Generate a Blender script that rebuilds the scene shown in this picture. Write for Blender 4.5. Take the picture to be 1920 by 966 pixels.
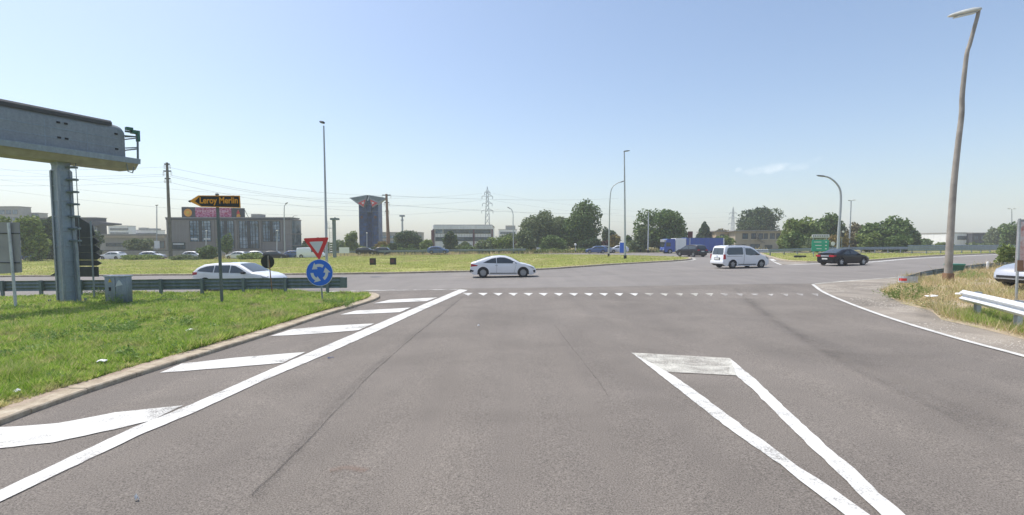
import bpy, bmesh, math, random
import numpy as np
from mathutils import Vector, Matrix
R = math.radians
random.seed(7); rng = np.random.default_rng(7)
sc = bpy.context.scene
COL = sc.collection
for o in list(bpy.data.objects): bpy.data.objects.remove(o)

# ------------------------------------------------------------------ camera, sky, sun, exposure
W0, H0, F, CX, CY, HOR, CAMH = 1920., 966., 960., 960., 515., 455., 2.35
TP = (CY - HOR) / F
PITCH = math.atan(TP)
cam = bpy.data.cameras.new('camera'); camo = bpy.data.objects.new('camera', cam); COL.objects.link(camo)
camo.location = (0, 0, CAMH); camo.rotation_euler = (R(90) - PITCH, 0, 0)
cam.sensor_width = 36; cam.lens = 18; cam.shift_y = (CY - H0 / 2) / W0
cam.clip_start = .1; cam.clip_end = 6000
sc.camera = camo

SUN_EL = R(61); SUN_AZ = math.atan2(-.86, .5)          # clockwise from +Y
SV = Vector((math.sin(SUN_AZ) * math.cos(SUN_EL), math.cos(SUN_AZ) * math.cos(SUN_EL), math.sin(SUN_EL)))
wd = bpy.data.worlds.new('World'); sc.world = wd; wd.use_nodes = True
nt = wd.node_tree; nt.nodes.clear()
N = nt.nodes.new; L = nt.links.new
out = N('ShaderNodeOutputWorld'); bg = N('ShaderNodeBackground'); sky = N('ShaderNodeTexSky')
sky.sky_type = 'NISHITA'; sky.sun_disc = False; sky.sun_elevation = SUN_EL; sky.sun_rotation = SUN_AZ
sky.air_density = 1.0; sky.dust_density = 1.8; sky.ozone_density = 1.7; sky.altitude = 50
# thin wisp of cloud low on the right, thin dust veil elsewhere
tc = N('ShaderNodeTexCoord'); 
def wisp(cx, cy, ax, ay, sx, sy):
    # direction-space mask around a unit direction
    u = (cx - CX) / F; v = (CY - cy) / F
    d = Vector((u, math.cos(PITCH) + v * math.sin(PITCH), -math.sin(PITCH) + v * math.cos(PITCH))).normalized()
    r = d.cross(Vector((0, 0, 1))).normalized(); up = r.cross(d)
    a = math.atan2(ay, ax)
    e1 = r * math.cos(a) + up * math.sin(a); e2 = -r * math.sin(a) + up * math.cos(a)
    def dot(vec):
        n = N('ShaderNodeVectorMath'); n.operation = 'DOT_PRODUCT'; L(tc.outputs['Generated'], n.inputs[0]); n.inputs[1].default_value = vec; return n.outputs['Value']
    def mth(op, a_, b_=None):
        n = N('ShaderNodeMath'); n.operation = op
        for i, q in enumerate((a_, b_)):
            if q is None: continue
            if isinstance(q, (int, float)): n.inputs[i].default_value = q
            else: L(q, n.inputs[i])
        return n.outputs[0]
    nz = N('ShaderNodeTexNoise'); nz.inputs['Scale'].default_value = 16; nz.inputs['Detail'].default_value = 5; L(tc.outputs['Generated'], nz.inputs['Vector'])
    w = mth('MULTIPLY', mth('SUBTRACT', nz.outputs['Fac'], .5), .05)
    p = mth('DIVIDE', dot(e1), sx); q = mth('DIVIDE', mth('ADD', dot(e2), w), sy)
    rr = mth('ADD', mth('MULTIPLY', p, p), mth('MULTIPLY', q, q))
    m = mth('SUBTRACT', 1.0, rr); m = mth('MAXIMUM', m, 0.0)
    nz2 = N('ShaderNodeTexNoise'); nz2.inputs['Scale'].default_value = 42; nz2.inputs['Detail'].default_value = 6; L(tc.outputs['Generated'], nz2.inputs['Vector'])
    k = mth('MAXIMUM', mth('SUBTRACT', nz2.outputs['Fac'], .33), 0.0)
    fr = mth('GREATER_THAN', dot(d), .9)
    return mth('MULTIPLY', mth('MULTIPLY', mth('MULTIPLY', m, k), 1.25), fr)
m1 = wisp(1462, 312, 1, .16, .066, .009); m2 = wisp(1386, 322, 1, .5, .007, .005)
ad = N('ShaderNodeMath'); ad.operation = 'ADD'; ad.use_clamp = True; L(m1, ad.inputs[0]); L(m2, ad.inputs[1])
mx = N('ShaderNodeMixRGB'); L(ad.outputs[0], mx.inputs[0]); L(sky.outputs[0], mx.inputs[1]); mx.inputs[2].default_value = (6.6, 6.9, 7.2, 1)
L(mx.outputs[0], bg.inputs[0]); bg.inputs[1].default_value = .15; L(bg.outputs[0], out.inputs[0])
sl = bpy.data.lights.new('sun', 'SUN'); so = bpy.data.objects.new('sun', sl); COL.objects.link(so)
sl.energy = 3.6; sl.angle = R(.53); sl.color = (1, .95, .88)
so.rotation_euler = SV.to_track_quat('Z', 'Y').to_euler(); so.location = (0, 0, 80)
sc.view_settings.view_transform = 'Standard'; sc.view_settings.look = 'None'; sc.view_settings.gamma = 1
sc.view_settings.use_curve_mapping = False
sc.view_settings.exposure = 0.3
sc.render.engine = 'CYCLES'
sc.cycles.volume_bounces = 1; sc.cycles.volume_step_rate = 4; sc.cycles.max_bounces = 6; sc.cycles.transparent_max_bounces = 12

# ------------------------------------------------------------------ ground model and pixel helpers
SL, XC = .015, 50.
def G(x): return SL * max(-XC, min(XC, x))
def ray(px, py):
    u = (px - CX) / F; v = (CY - py) / F
    return (u, math.cos(PITCH) + v * math.sin(PITCH), -math.sin(PITCH) + v * math.cos(PITCH))
def gp(px, py, off=0.):
    """where the photo's pixel meets the ground"""
    d = ray(px, py); z = off
    for _ in range(30):
        t = (z - CAMH) / d[2]; z = .5 * z + .5 * (G(d[0] * t) + off)
    return (d[0] * t, d[1] * t)
def at(px, py, Y):
    d = ray(px, py); t = Y / d[1]; return Vector((d[0] * t, Y, CAMH + d[2] * t))
def xat(px, Y):   # x at the ground for a column px
    d = ray(px, HOR + 2000 / Y); return d[0] * Y / d[1]
def gpt(px, Y, off=0.):
    x = xat(px, Y); return Vector((x, Y, G(x) + off))

# ------------------------------------------------------------------ object helpers
def tag(o, label=None, cat=None, group=None, kind=None):
    if label: o['label'] = label
    if cat: o['category'] = cat
    if group: o['group'] = group
    if kind: o['kind'] = kind
    return o
def thing(name, loc, label, cat, group=None, rz=0.):
    o = bpy.data.objects.new(name, None); COL.objects.link(o); o.location = loc; o.rotation_euler = (0, 0, rz)
    o.empty_display_size = .2
    return tag(o, label, cat, group)
def loft(rings, closed=True):
    n = len(rings[0]); f = []
    for i in range(len(rings) - 1):
        for j in range(n if closed else n - 1):
            a = i * n + j; b = i * n + (j + 1) % n
            f.append((a, b, b + n, a + n))
    return f
class MB:
    def __init__(s): s.v = []; s.f = []; s.m = []; s.cur = 0
    def mat(s, i): s.cur = i; return s
    def add(s, vs, fs):
        k = len(s.v); s.v += [tuple(v) for v in vs]
        for f in fs: s.f.append(tuple(i + k for i in f)); s.m.append(s.cur)
        return s
    def box(s, c, d, rz=0, M=None):
        x, y, z = d[0] / 2, d[1] / 2, d[2] / 2; vs = []
        for i in range(8):
            p = Vector((x if i & 1 else -x, y if i & 2 else -y, z if i & 4 else -z))
            if M is not None: p = M @ p
            elif rz: p = Matrix.Rotation(rz, 3, 'Z') @ p
            vs.append(p + Vector(c))
        return s.add(vs, [(0, 2, 3, 1), (4, 5, 7, 6), (0, 1, 5, 4), (2, 6, 7, 3), (0, 4, 6, 2), (1, 3, 7, 5)])
    def bbox(s, c, d, b=.03, rz=0):       # bevelled box
        bm = bmesh.new(); bmesh.ops.create_cube(bm, size=1)
        for v in bm.verts: v.co = Vector((v.co.x * d[0], v.co.y * d[1], v.co.z * d[2]))
        bmesh.ops.bevel(bm, geom=bm.edges[:], offset=b, segments=2, affect='EDGES', profile=.5)
        M = Matrix.Rotation(rz, 3, 'Z'); bm.verts.index_update()
        vs = [M @ v.co + Vector(c) for v in bm.verts]; fs = [[v.index for v in f.verts] for f in bm.faces]; bm.free()
        return s.add(vs, fs)
    def tube(s, pts, rad, seg=8, caps=True):
        pts = [Vector(p) for p in pts]; n = len(pts)
        if not hasattr(rad, '__len__'): rad = [rad] * n
        rings = []; prev = None
        for i, p in enumerate(pts):
            t = (pts[min(i + 1, n - 1)] - pts[max(i - 1, 0)]).normalized()
            a = prev if prev is not None else (Vector((1, 0, 0)) if abs(t.x) < .9 else Vector((0, 1, 0)))
            a = (a - t * a.dot(t)).normalized(); prev = a; b = t.cross(a)
            rings.append([p + (a * math.cos(q) + b * math.sin(q)) * rad[i] for q in [2 * math.pi * k / seg for k in range(seg)]])
        fs = loft(rings)
        if caps: fs += [tuple(range(seg))[::-1], tuple((n - 1) * seg + k for k in range(seg))]
        return s.add([v for r in rings for v in r], fs)
    def prism(s, poly, ax, ay, org, n, th):
        """flat polygon in the plane (ax, ay) at org, thickness th along n"""
        ax, ay, org, n = Vector(ax), Vector(ay), Vector(org), Vector(n); k = len(poly)
        a = [org + ax * p[0] + ay * p[1] for p in poly]; b = [q + n * th for q in a]
        return s.add(a + b, [tuple(range(k))[::-1], tuple(range(k, 2 * k))] + [(i, (i + 1) % k, (i + 1) % k + k, i + k) for i in range(k)])
    def build(s, name, mats, parent=None, world=False, smooth=False, loc=None):
        me = bpy.data.meshes.new(name); off = Vector((0, 0, 0))
        if world:
            if loc is not None: off = Vector(loc)
            elif parent is not None:
                q = parent
                while q is not None: off += q.location; q = q.parent
        vs = [(v[0] - off.x, v[1] - off.y, v[2] - off.z) for v in s.v]
        me.from_pydata(vs, [], s.f); 
        if not isinstance(mats, (list, tuple)): mats = [mats]
        for m in mats: me.materials.append(m)
        if len(mats) > 1: me.polygons.foreach_set('material_index', s.m)
        if len(s.f) < 30000:
            bm = bmesh.new(); bm.from_mesh(me); bmesh.ops.recalc_face_normals(bm, faces=bm.faces[:]); bm.to_mesh(me); bm.free()
        if smooth:
            me.polygons.foreach_set('use_smooth', [True] * len(me.polygons))
            me.set_sharp_from_angle(angle=R(smooth if smooth is not True else 40))
        o = bpy.data.objects.new(name, me); COL.objects.link(o)
        if parent is not None: o.parent = parent
        elif loc is not None and world: o.location = loc
        return o
def sheet(name, pts, off, mat, kind='structure', holes=None, grid=None):
    bm = bmesh.new()
    f = bm.faces.new([bm.verts.new((p[0], p[1], 0)) for p in pts])
    cuts = [(-XC, 0, 0), (XC, 0, 0)]
    for c in cuts:
        g = bm.verts[:] + bm.edges[:] + bm.faces[:]
        bmesh.ops.bisect_plane(bm, geom=g, plane_co=c, plane_no=(1, 0, 0), dist=1e-5)
    bmesh.ops.triangulate(bm, faces=bm.faces[:], ngon_method='EAR_CLIP')
    for v in bm.verts: v.co.z = G(v.co.x) + off
    bmesh.ops.recalc_face_normals(bm, faces=bm.faces[:])
    for f in bm.faces:
        if f.normal.z < 0: f.normal_flip()
    me = bpy.data.meshes.new(name); bm.to_mesh(me); bm.free(); me.materials.append(mat)
    o = bpy.data.objects.new(name, me); COL.objects.link(o)
    if kind: o['kind'] = kind
    return o
def smooth_line(p, n=6):
    """Catmull-Rom through points"""
    p = [Vector(q) for q in p]; P = [p[0] * 2 - p[1]] + p + [p[-1] * 2 - p[-2]]; o = []
    for i in range(1, len(P) - 2):
        for k in range(n):
            t = k / n
            o.append(.5 * ((2 * P[i]) + (-P[i - 1] + P[i + 1]) * t + (2 * P[i - 1] - 5 * P[i] + 4 * P[i + 1] - P[i + 2]) * t * t + (-P[i - 1] + 3 * P[i] - 3 * P[i + 1] + P[i + 2]) * t ** 3))
    o.append(P[-2]); return o
def offset2(line, w):
    o = []
    for i, p in enumerate(line):
        a = line[max(i - 1, 0)]; b = line[min(i + 1, len(line) - 1)]
        t = Vector((b[0] - a[0], b[1] - a[1])).normalized(); o.append((p[0] - t.y * w, p[1] + t.x * w))
    return o
def strip(name, line, w, off, mat, kind='structure'):
    """painted or worn line on the ground, uv.x along, uv.y across"""
    a = offset2(line, w / 2); b = offset2(line, -w / 2)
    me = bpy.data.meshes.new(name); n = len(line)
    vs = [(x, y, G(x) + off) for x, y in a] + [(x, y, G(x) + off) for x, y in b]
    fs = [(i + n, i + 1 + n, i + 1, i) for i in range(n - 1)]
    me.from_pydata(vs, [], fs); me.materials.append(mat)
    uv = me.uv_layers.new(name='UVMap'); d = 0
    for i, f in enumerate(me.polygons):
        l = (Vector(line[i + 1][:2]) - Vector(line[i][:2])).length
        for li, c in zip(f.loop_indices, ((d, 0), (d + l, 0), (d + l, 1), (d, 1))): uv.data[li].uv = c
        d += l
    o = bpy.data.objects.new(name, me); COL.objects.link(o)
    if kind: o['kind'] = kind
    return o

# ------------------------------------------------------------------ materials
class Mt:
    def __init__(s, name):
        s.m = bpy.data.materials.new(name); s.m.use_nodes = True; s.t = s.m.node_tree
        s.b = s.t.nodes['Principled BSDF']; s.o = s.t.nodes['Material Output']
        s._c = None
    def n(s, t, **k):
        x = s.t.nodes.new(t)
        for a, b in k.items(): setattr(x, a, b)
        return x
    def l(s, a, b): s.t.links.new(a, b)
    def co(s):
        if s._c is None: s._c = s.n('ShaderNodeTexCoord')
        return s._c.outputs['Object']
    def geo(s): return s.n('ShaderNodeNewGeometry').outputs['Position']
    def noise(s, sc_, det=4, rough=.55, vec=None, dist=0):
        x = s.n('ShaderNodeTexNoise'); x.inputs['Scale'].default_value = sc_; x.inputs['Detail'].default_value = det
        x.inputs['Roughness'].default_value = rough; x.inputs['Distortion'].default_value = dist
        s.l(vec if vec is not None else s.co(), x.inputs['Vector']); return x.outputs['Fac']
    def ramp(s, fac, stops):
        x = s.n('ShaderNodeValToRGB'); s.l(fac, x.inputs[0]); e = x.color_ramp.elements
        while len(e) > 1: e.remove(e[-1])
        for i, (p, c) in enumerate(stops):
            q = e[0] if i == 0 else e.new(p)
            q.position = p; q.color = (*c, 1) if hasattr(c, '__len__') else (c, c, c, 1)
        return x.outputs[0]
    def mix(s, f, a, b, mode='MIX'):
        x = s.n('ShaderNodeMixRGB', blend_type=mode)
        for i, q in enumerate((f, a, b)):
            if isinstance(q, (int, float)): x.inputs[i].default_value = q if i == 0 else (q, q, q, 1)
            elif isinstance(q, tuple): x.inputs[i].default_value = (*q, 1)
            else: s.l(q, x.inputs[i])
        return x.outputs[0]
    def math(s, op, a, b=0.):
        x = s.n('ShaderNodeMath', operation=op)
        for i, q in enumerate((a, b)):
            if isinstance(q, (int, float)): x.inputs[i].default_value = q
            else: s.l(q, x.inputs[i])
        return x.outputs[0]
    def color(s, c):
        if isinstance(c, tuple): s.b.inputs['Base Color'].default_value = (*c, 1)
        else: s.l(c, s.b.inputs['Base Color'])
        return s
    def bump(s, h, st, dist=.02):
        x = s.n('ShaderNodeBump'); x.inputs['Strength'].default_value = st; x.inputs['Distance'].default_value = dist
        s.l(h, x.inputs['Height']); s.l(x.outputs[0], s.b.inputs['Normal']); return s
    def set(s, rough=None, metal=None, spec=None, coat=None):
        if rough is not None: s.b.inputs['Roughness'].default_value = rough
        if metal is not None: s.b.inputs['Metallic'].default_value = metal
        if spec is not None: s.b.inputs['Specular IOR Level'].default_value = spec
        if coat is not None: s.b.inputs['Coat Weight'].default_value = coat; s.b.inputs['Coat Roughness'].default_value = .05
        return s
    def alpha(s, a): s.l(a, s.b.inputs['Alpha']); return s
def plain(name, c, rough=.6, metal=0, var=.15, sc_=3., spec=.4, coat=None):
    m = Mt(name); a = m.noise(sc_, 5)
    lo = tuple(x * (1 - var) for x in c); hi = tuple(min(1, x * (1 + var)) for x in c)
    m.color(m.ramp(a, [(.3, lo), (.7, hi)])); m.set(rough, metal, spec, coat); return m.m

def asphalt(name, c, speck=.35, patch=.12):
    m = Mt(name); p = m.geo()
    g1 = m.noise(62, 4, .85, p); g2 = m.noise(9, 4, .6, p); g3 = m.noise(.35, 5, .6, p, .6); g4 = m.noise(.05, 3, .5, p)
    sv = m.n('ShaderNodeVectorMath', operation='MULTIPLY'); m.l(p, sv.inputs[0]); sv.inputs[1].default_value = (1.2, .09, 1)
    g5 = m.noise(.9, 4, .6, sv.outputs[0])
    c1 = m.mix(.5, m.ramp(g1, [(.3, 1 - speck), (.7, 1 + speck)]), m.ramp(g2, [(.3, 1 - .25 * speck), (.7, 1 + .25 * speck)]), 'MULTIPLY')
    v = m.n('ShaderNodeTexVoronoi'); v.inputs['Scale'].default_value = 60; m.l(p, v.inputs['Vector'])
    sp = m.ramp(v.outputs['Distance'], [(.0, 1.35), (.16, 1.0)])
    c2 = m.mix(1.0, c, m.ramp(g1, [(.28, (1 - speck,) * 3), (.72, (1 + speck,) * 3)]), 'MULTIPLY')
    c2 = m.mix(.6, c2, sp, 'MULTIPLY')
    c2 = m.mix(1.0, c2, m.ramp(g3, [(.3, (1 - patch,) * 3), (.7, (1 + patch,) * 3)]), 'MULTIPLY')
    c2 = m.mix(1.0, c2, m.ramp(g5, [(.3, (.93, .93, .94)), (.7, (1.06, 1.055, 1.05))]), 'MULTIPLY')
    c2 = m.mix(.35, c2, m.ramp(g4, [(.35, (.9, .88, .86)), (.65, (1.1, 1.1, 1.12))]), 'MULTIPLY')
    m.color(c2); m.set(.88, 0, .25); m.bump(g1, .35, .01); return m.m
M = {}
M['asphalt'] = asphalt('worn_asphalt', (.186, .166, .144), .95, .15)
M['ring'] = asphalt('ring_asphalt', (.225, .208, .19), .3, .09)
M['shoulder'] = asphalt('dusty_shoulder', (.27, .24, .20), .6, .45)
def paint(name, c, wear, soft=.09):
    m = Mt(name); p = m.geo()
    a = m.noise(45, 4, .75, p); b = m.noise(1.7, 5, .65, p, .5)
    s_ = m.math('ADD', m.math('MULTIPLY', a, .6), m.math('MULTIPLY', b, .6))
    f = m.ramp(s_, [(wear, 0.), (wear + soft, 1.)])
    m.color(m.mix(m.noise(8, 3, .5, p), c, tuple(x * .86 for x in c))); m.alpha(f); m.set(.7, 0, .3)
    return m.m
M['paint'] = paint('road_paint', (.70, .69, .65), .37, .22)
M['paint_worn'] = paint('road_paint_worn', (.70, .68, .60), .42, .32)
M['paint_faint'] = paint('road_paint_faint', (.60, .58, .54), .5, .2)
def stain(name, c, k):
    m = Mt(name); uv = m.n('ShaderNodeUVMap'); sp = m.n('ShaderNodeSeparateXYZ'); m.l(uv.outputs[0], sp.inputs[0])
    v = m.math('SUBTRACT', 1., m.math('ABSOLUTE', m.math('SUBTRACT', m.math('MULTIPLY', sp.outputs[1], 2.), 1.)))
    n_ = m.ramp(m.noise(2.2, 6, .7, m.geo()), [(.3, .15), (.65, 1.)])
    m.color(c); m.set(.9); m.alpha(m.math('MULTIPLY', m.math('MULTIPLY', v, n_), k)); return m.m
M['tar'] = stain('tar_seam', (.07, .063, .057), .6)
M['tyre_track'] = stain('tyre_track', (.10, .09, .082), .17)
M['rust_stain'] = stain('rust_stain', (.30, .19, .14), .4)
m = Mt('kerb_concrete'); p = m.geo(); a = m.noise(4, 6, .7, p); b = m.noise(40, 3, .7, p)
m.color(m.mix(.5, m.ramp(a, [(.3, (.26, .20, .14)), (.5, (.43, .36, .26)), (.72, (.56, .50, .39))]), m.ramp(b, [(.3, .6), (.7, 1.2)]), 'MULTIPLY')); m.set(.9); m.bump(b, .4, .01); M['kerb'] = m.m
def soil(name, stops, sc_=.6):
    m = Mt(name); p = m.geo(); a = m.noise(sc_, 6, .65, p, .4); b = m.noise(sc_ * 18, 4, .7, p)
    m.color(m.mix(.6, m.ramp(a, stops), m.ramp(b, [(.3, (.6, .6, .6)), (.7, (1.3, 1.3, 1.3))]), 'MULTIPLY')); m.set(.95, 0, .1); m.bump(b, .8, .05); return m.m
M['verge_soil'] = soil('verge_soil', [(.3, (.14, .20, .04)), (.5, (.20, .26, .06)), (.64, (.28, .23, .13)), (.75, (.34, .25, .17))])
M['lawn_soil'] = soil('lawn_soil', [(.25, (.24, .28, .07)), (.5, (.31, .33, .09)), (.66, (.42, .37, .18)), (.8, (.46, .38, .22))], .12)
M['dry_soil'] = soil('dry_soil', [(.3, (.42, .34, .24)), (.5, (.52, .43, .31)), (.62, (.40, .36, .2)), (.75, (.25, .28, .1))], 1.1)
M['field'] = soil('field_ground', [(.3, (.16, .18, .06)), (.55, (.30, .27, .13)), (.75, (.36, .30, .18))], .05)
M['bare'] = soil('bare_earth', [(.3, (.34, .26, .2)), (.7, (.5, .42, .33))])
def leafy(name, stops, tr=.25, sc_=.35, rough=.6, dry=None):
    """random tint per leaf island plus broad clumps of lighter and darker leaf colour"""
    m = Mt(name); g = m.n('ShaderNodeNewGeometry')
    c = m.ramp(m.math('ADD', m.math('MULTIPLY', g.outputs['Random Per Island'], .55), m.math('MULTIPLY', m.noise(sc_, 3, .6), .55)), stops)
    if dry:
        c = m.mix(m.ramp(m.noise(dry[0], 5, .7), [(dry[1], 0.), (dry[1] + .1, .8)]), c, dry[2])
        c = m.mix(1., c, m.ramp(m.noise(3.2, 4, .65), [(.3, (.62, .66, .6)), (.68, (1.2, 1.18, 1.15))]), 'MULTIPLY')
    m.color(c); m.set(rough, 0, .25)
    t = m.n('ShaderNodeBsdfTranslucent'); m.l(c, t.inputs[0]); x = m.n('ShaderNodeMixShader'); x.inputs[0].default_value = tr
    m.l(m.b.outputs[0], x.inputs[1]); m.l(t.outputs[0], x.inputs[2]); m.l(x.outputs[0], m.o.inputs[0]); return m.m
M['grass'] = leafy('grass_blades', [(.2, (.13, .27, .03)), (.42, (.31, .48, .06)), (.6, (.47, .59, .13)), (.76, (.56, .55, .22)), (.92, (.68, .58, .36))], .4, 1.1, .6, (.9, .53, (.62, .53, .30)))
M['lawn'] = leafy('lawn_blades', [(.15, (.24, .31, .06)), (.4, (.36, .43, .09)), (.62, (.46, .48, .14)), (.78, (.56, .50, .24)), (.95, (.6, .52, .32))], .3, .12, .6, (.28, .50, (.55, .46, .26)))
M['dry'] = leafy('dry_grass', [(.15, (.32, .33, .10)), (.4, (.56, .44, .22)), (.62, (.68, .54, .32)), (.85, (.8, .66, .45))], .3, .5, .6, (.8, .52, (.30, .36, .10)))
M['weed'] = leafy('weed_leaves', [(.2, (.12, .22, .04)), (.5, (.22, .34, .08)), (.8, (.34, .44, .16))], .3, 1.)
M['leaf_mid'] = leafy('leaves_mid', [(.15, (0.049, 0.090, 0.027)), (.45, (0.098, 0.159, 0.043)), (.8, (0.168, 0.235, 0.068))], .22)
M['leaf_dark'] = leafy('leaves_dark', [(.15, (0.028, 0.055, 0.024)), (.5, (0.056, 0.097, 0.038)), (.85, (0.112, 0.159, 0.054))], .18)
M['leaf_light'] = leafy('leaves_light', [(.15, (0.098, 0.152, 0.034)), (.5, (0.182, 0.248, 0.061)), (.85, (0.294, 0.345, 0.108))], .3)
M['leaf_grey'] = leafy('leaves_grey', [(.15, (0.084, 0.117, 0.054)), (.5, (0.154, 0.193, 0.088)), (.85, (0.238, 0.276, 0.135))], .25)
M['leaf_brown'] = leafy('leaves_brown', [(.15, (0.126, 0.117, 0.061)), (.5, (0.210, 0.186, 0.101)), (.85, (0.308, 0.262, 0.149))], .2)
M['leaf_red'] = leafy('leaves_red', [(.15, (.06, .02, .025)), (.5, (.11, .035, .04)), (.85, (.16, .06, .06))], .2)
M['leaf_yellow'] = leafy('leaves_yellow', [(.15, (.16, .14, .03)), (.5, (.25, .2, .05)), (.85, (.34, .22, .08))], .2)
M['stone'] = plain('stone_grit', (.46, .42, .36), .9, 0, .3, 9)
M['bark'] = plain('bark', (.12, .095, .07), .9, 0, .35, 6)
def galv(name, c, metal=.55, rough=.5, streak=.25):
    m = Mt(name); p = m.co(); v = m.n('ShaderNodeVectorMath', operation='MULTIPLY'); m.l(p, v.inputs[0]); v.inputs[1].default_value = (3, 3, .5)
    a = m.noise(2, 5, .7, v.outputs[0]); b = m.noise(12, 4, .6)
    m.color(m.mix(.5, m.ramp(a, [(.3, tuple(x * (1 - streak) for x in c)), (.7, tuple(min(1, x * (1 + streak)) for x in c))]), m.ramp(b, [(.3, .75), (.7, 1.15)]), 'MULTIPLY'))
    m.set(rough, metal, .5); return m.m
M['galv'] = galv('galvanised', (.27, .31, .34)); M['galv_pale'] = galv('galvanised_pale', (.56, .58, .6), .4)
M['galv_dark'] = galv('galvanised_dark', (.17, .21, .22), .3, .6)
M['gantry'] = galv('gantry_steel', (.27, .33, .38), .25, .55, .12); M['gantry_panel'] = galv('gantry_panel', (.25, .28, .29), .15, .6, .1)
M['gantry_under'] = plain('gantry_underside', (.33, .31, .23), .7)
M['black'] = plain('black_rubber', (.022, .022, .024), .7); M['dark'] = plain('dark_steel', (.06, .065, .07), .6)
M['rail_white'] = galv('bright_rail', (.74, .76, .78), .2, .45, .08)
M['rust'] = plain('rusty_steel', (.26, .15, .09), .85, .1, .4, 4)
M['pole_old'] = plain('weathered_pole', (.33, .30, .26), .85, 0, .28, 1.6)
M['pole_grey'] = galv('pole_grey', (.42, .45, .46), .35, .5); M['pole_dark'] = galv('pole_dark', (.14, .16, .16), .3, .6)
M['wood_pole'] = plain('wooden_pole', (.13, .12, .105), .9, 0, .3, 2)
M['white'] = plain('white_enamel', (.78, .78, .76), .45, 0, .04); M['red'] = plain('sign_red', (.62, .035, .035), .4, 0, .08)
M['blue'] = plain('sign_blue', (.015, .14, .62), .4, 0, .06); M['sign_grey'] = plain('sign_reflective', (.60, .62, .61), .5, 0, .06)
M['sign_back'] = plain('sign_back', (.33, .32, .33), .6, .2, .12, 1.2); M['sign_black'] = plain('sign_black', (.02, .022, .02), .5)
M['orange'] = plain('orange_letters', (.85, .36, .03), .5, 0, .05); M['green_sign'] = plain('green_board', (.02, .38, .24), .45, 0, .1)
M['plastic_green'] = plain('green_plastic', (.03, .13, .09), .5); M['litter'] = plain('litter_paper', (.82, .82, .8), .8)
M['yellow'] = plain('yellow_label', (.75, .5, .05), .5)
M['cream'] = plain('lamp_cream', (.6, .6, .54), .5); M['lamp_glass'] = plain('lamp_glass', (.5, .52, .5), .2)
def carpaint(name, c, metal=0., fl=.02): return plain(name, c, .32, metal, fl, 1, .5, .8)
M['car_white'] = carpaint('car_white', (.80, .81, .83)); M['car_dark'] = plain('car_dark', (.008, .009, .012), .3, 0, .02, 1, .25, .25); M['car_silver'] = carpaint('car_silver', (.52, .54, .57), .4)
M['car_blue'] = carpaint('car_blue', (.04, .10, .26)); M['car_grey'] = plain('car_grey', (.014, .014, .024), .32, 0, .02, 1, .3, .3); M['truck_blue'] = carpaint('truck_blue', (.02, .075, .36))
m = Mt('car_glass'); m.color((.035, .045, .05)).set(.05, 0, 1.); M['glass'] = m.m
m = Mt('car_glass_clear'); m.color((.07, .09, .10)).set(.05, 0, 1.); M['glass2'] = m.m
M['tail_red'] = plain('tail_red', (.40, .015, .03), .25); M['lamp_clear'] = plain('lamp_clear', (.45, .47, .5), .15, .2)
M['rim'] = plain('alloy', (.33, .34, .36), .35, .6); M['rim_light'] = plain('alloy_light', (.55, .56, .58), .35, .5)
M['plate'] = plain('plate', (.7, .7, .66), .5); M['trim'] = plain('black_trim', (.03, .03, .032), .6)

# ------------------------------------------------------------------ ground, roads, kerbs, markings
sheet('ground', [(-2500, -200), (2500, -200), (2500, 3000), (-2500, 3000)], -.03, M['field'])
road_pts = [(-140, -25), (60, -25), gp(1990, 500), gp(1960, 473.5), gp(1700, 472.5), gp(1350, 473), gp(1240, 473.5), gp(970, 475.3), gp(600, 479.6), gp(350, 484), gp(0, 485.5), (-140, 95)]
sheet('road', road_pts, 0, M['asphalt'])
ring_near = [gp(-500, 585), gp(-100, 562), gp(300, 552), gp(500, 546), gp(700, 544), gp(860, 541), gp(980, 540), gp(1100, 538.5), gp(1230, 536), gp(1350, 534), gp(1440, 532.5), gp(1527, 532), gp(1620, 526), gp(1700, 520), gp(1790, 512), gp(1860, 500), gp(1960, 480)]
ring_far = [gp(1990, 476), gp(1700, 474), gp(1400, 474.5), gp(1250, 475), gp(970, 476), gp(600, 480.2), gp(350, 484.6), gp(0, 486.2), (-130, 90)]
sheet('roundabout_road', [(p[0], p[1]) for p in ring_near] + ring_far, .004, M['ring'])
sh_line = [gp(*q) for q in [(1524, 534), (1545, 549), (1600, 572.5), (1680, 601), (1800, 637), (1920, 669), (2120, 727)]]
sh_s = [(v.x, v.y) for v in smooth_line([(x, y, 0) for x, y in sh_line], 5)]
sheet('road_shoulder', sh_s + [gp(2150, 640), gp(1960, 612), gp(1800, 560), gp(1800, 512), gp(1700, 519), gp(1620, 525), gp(1560, 530)], .008, M['shoulder'])

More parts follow.
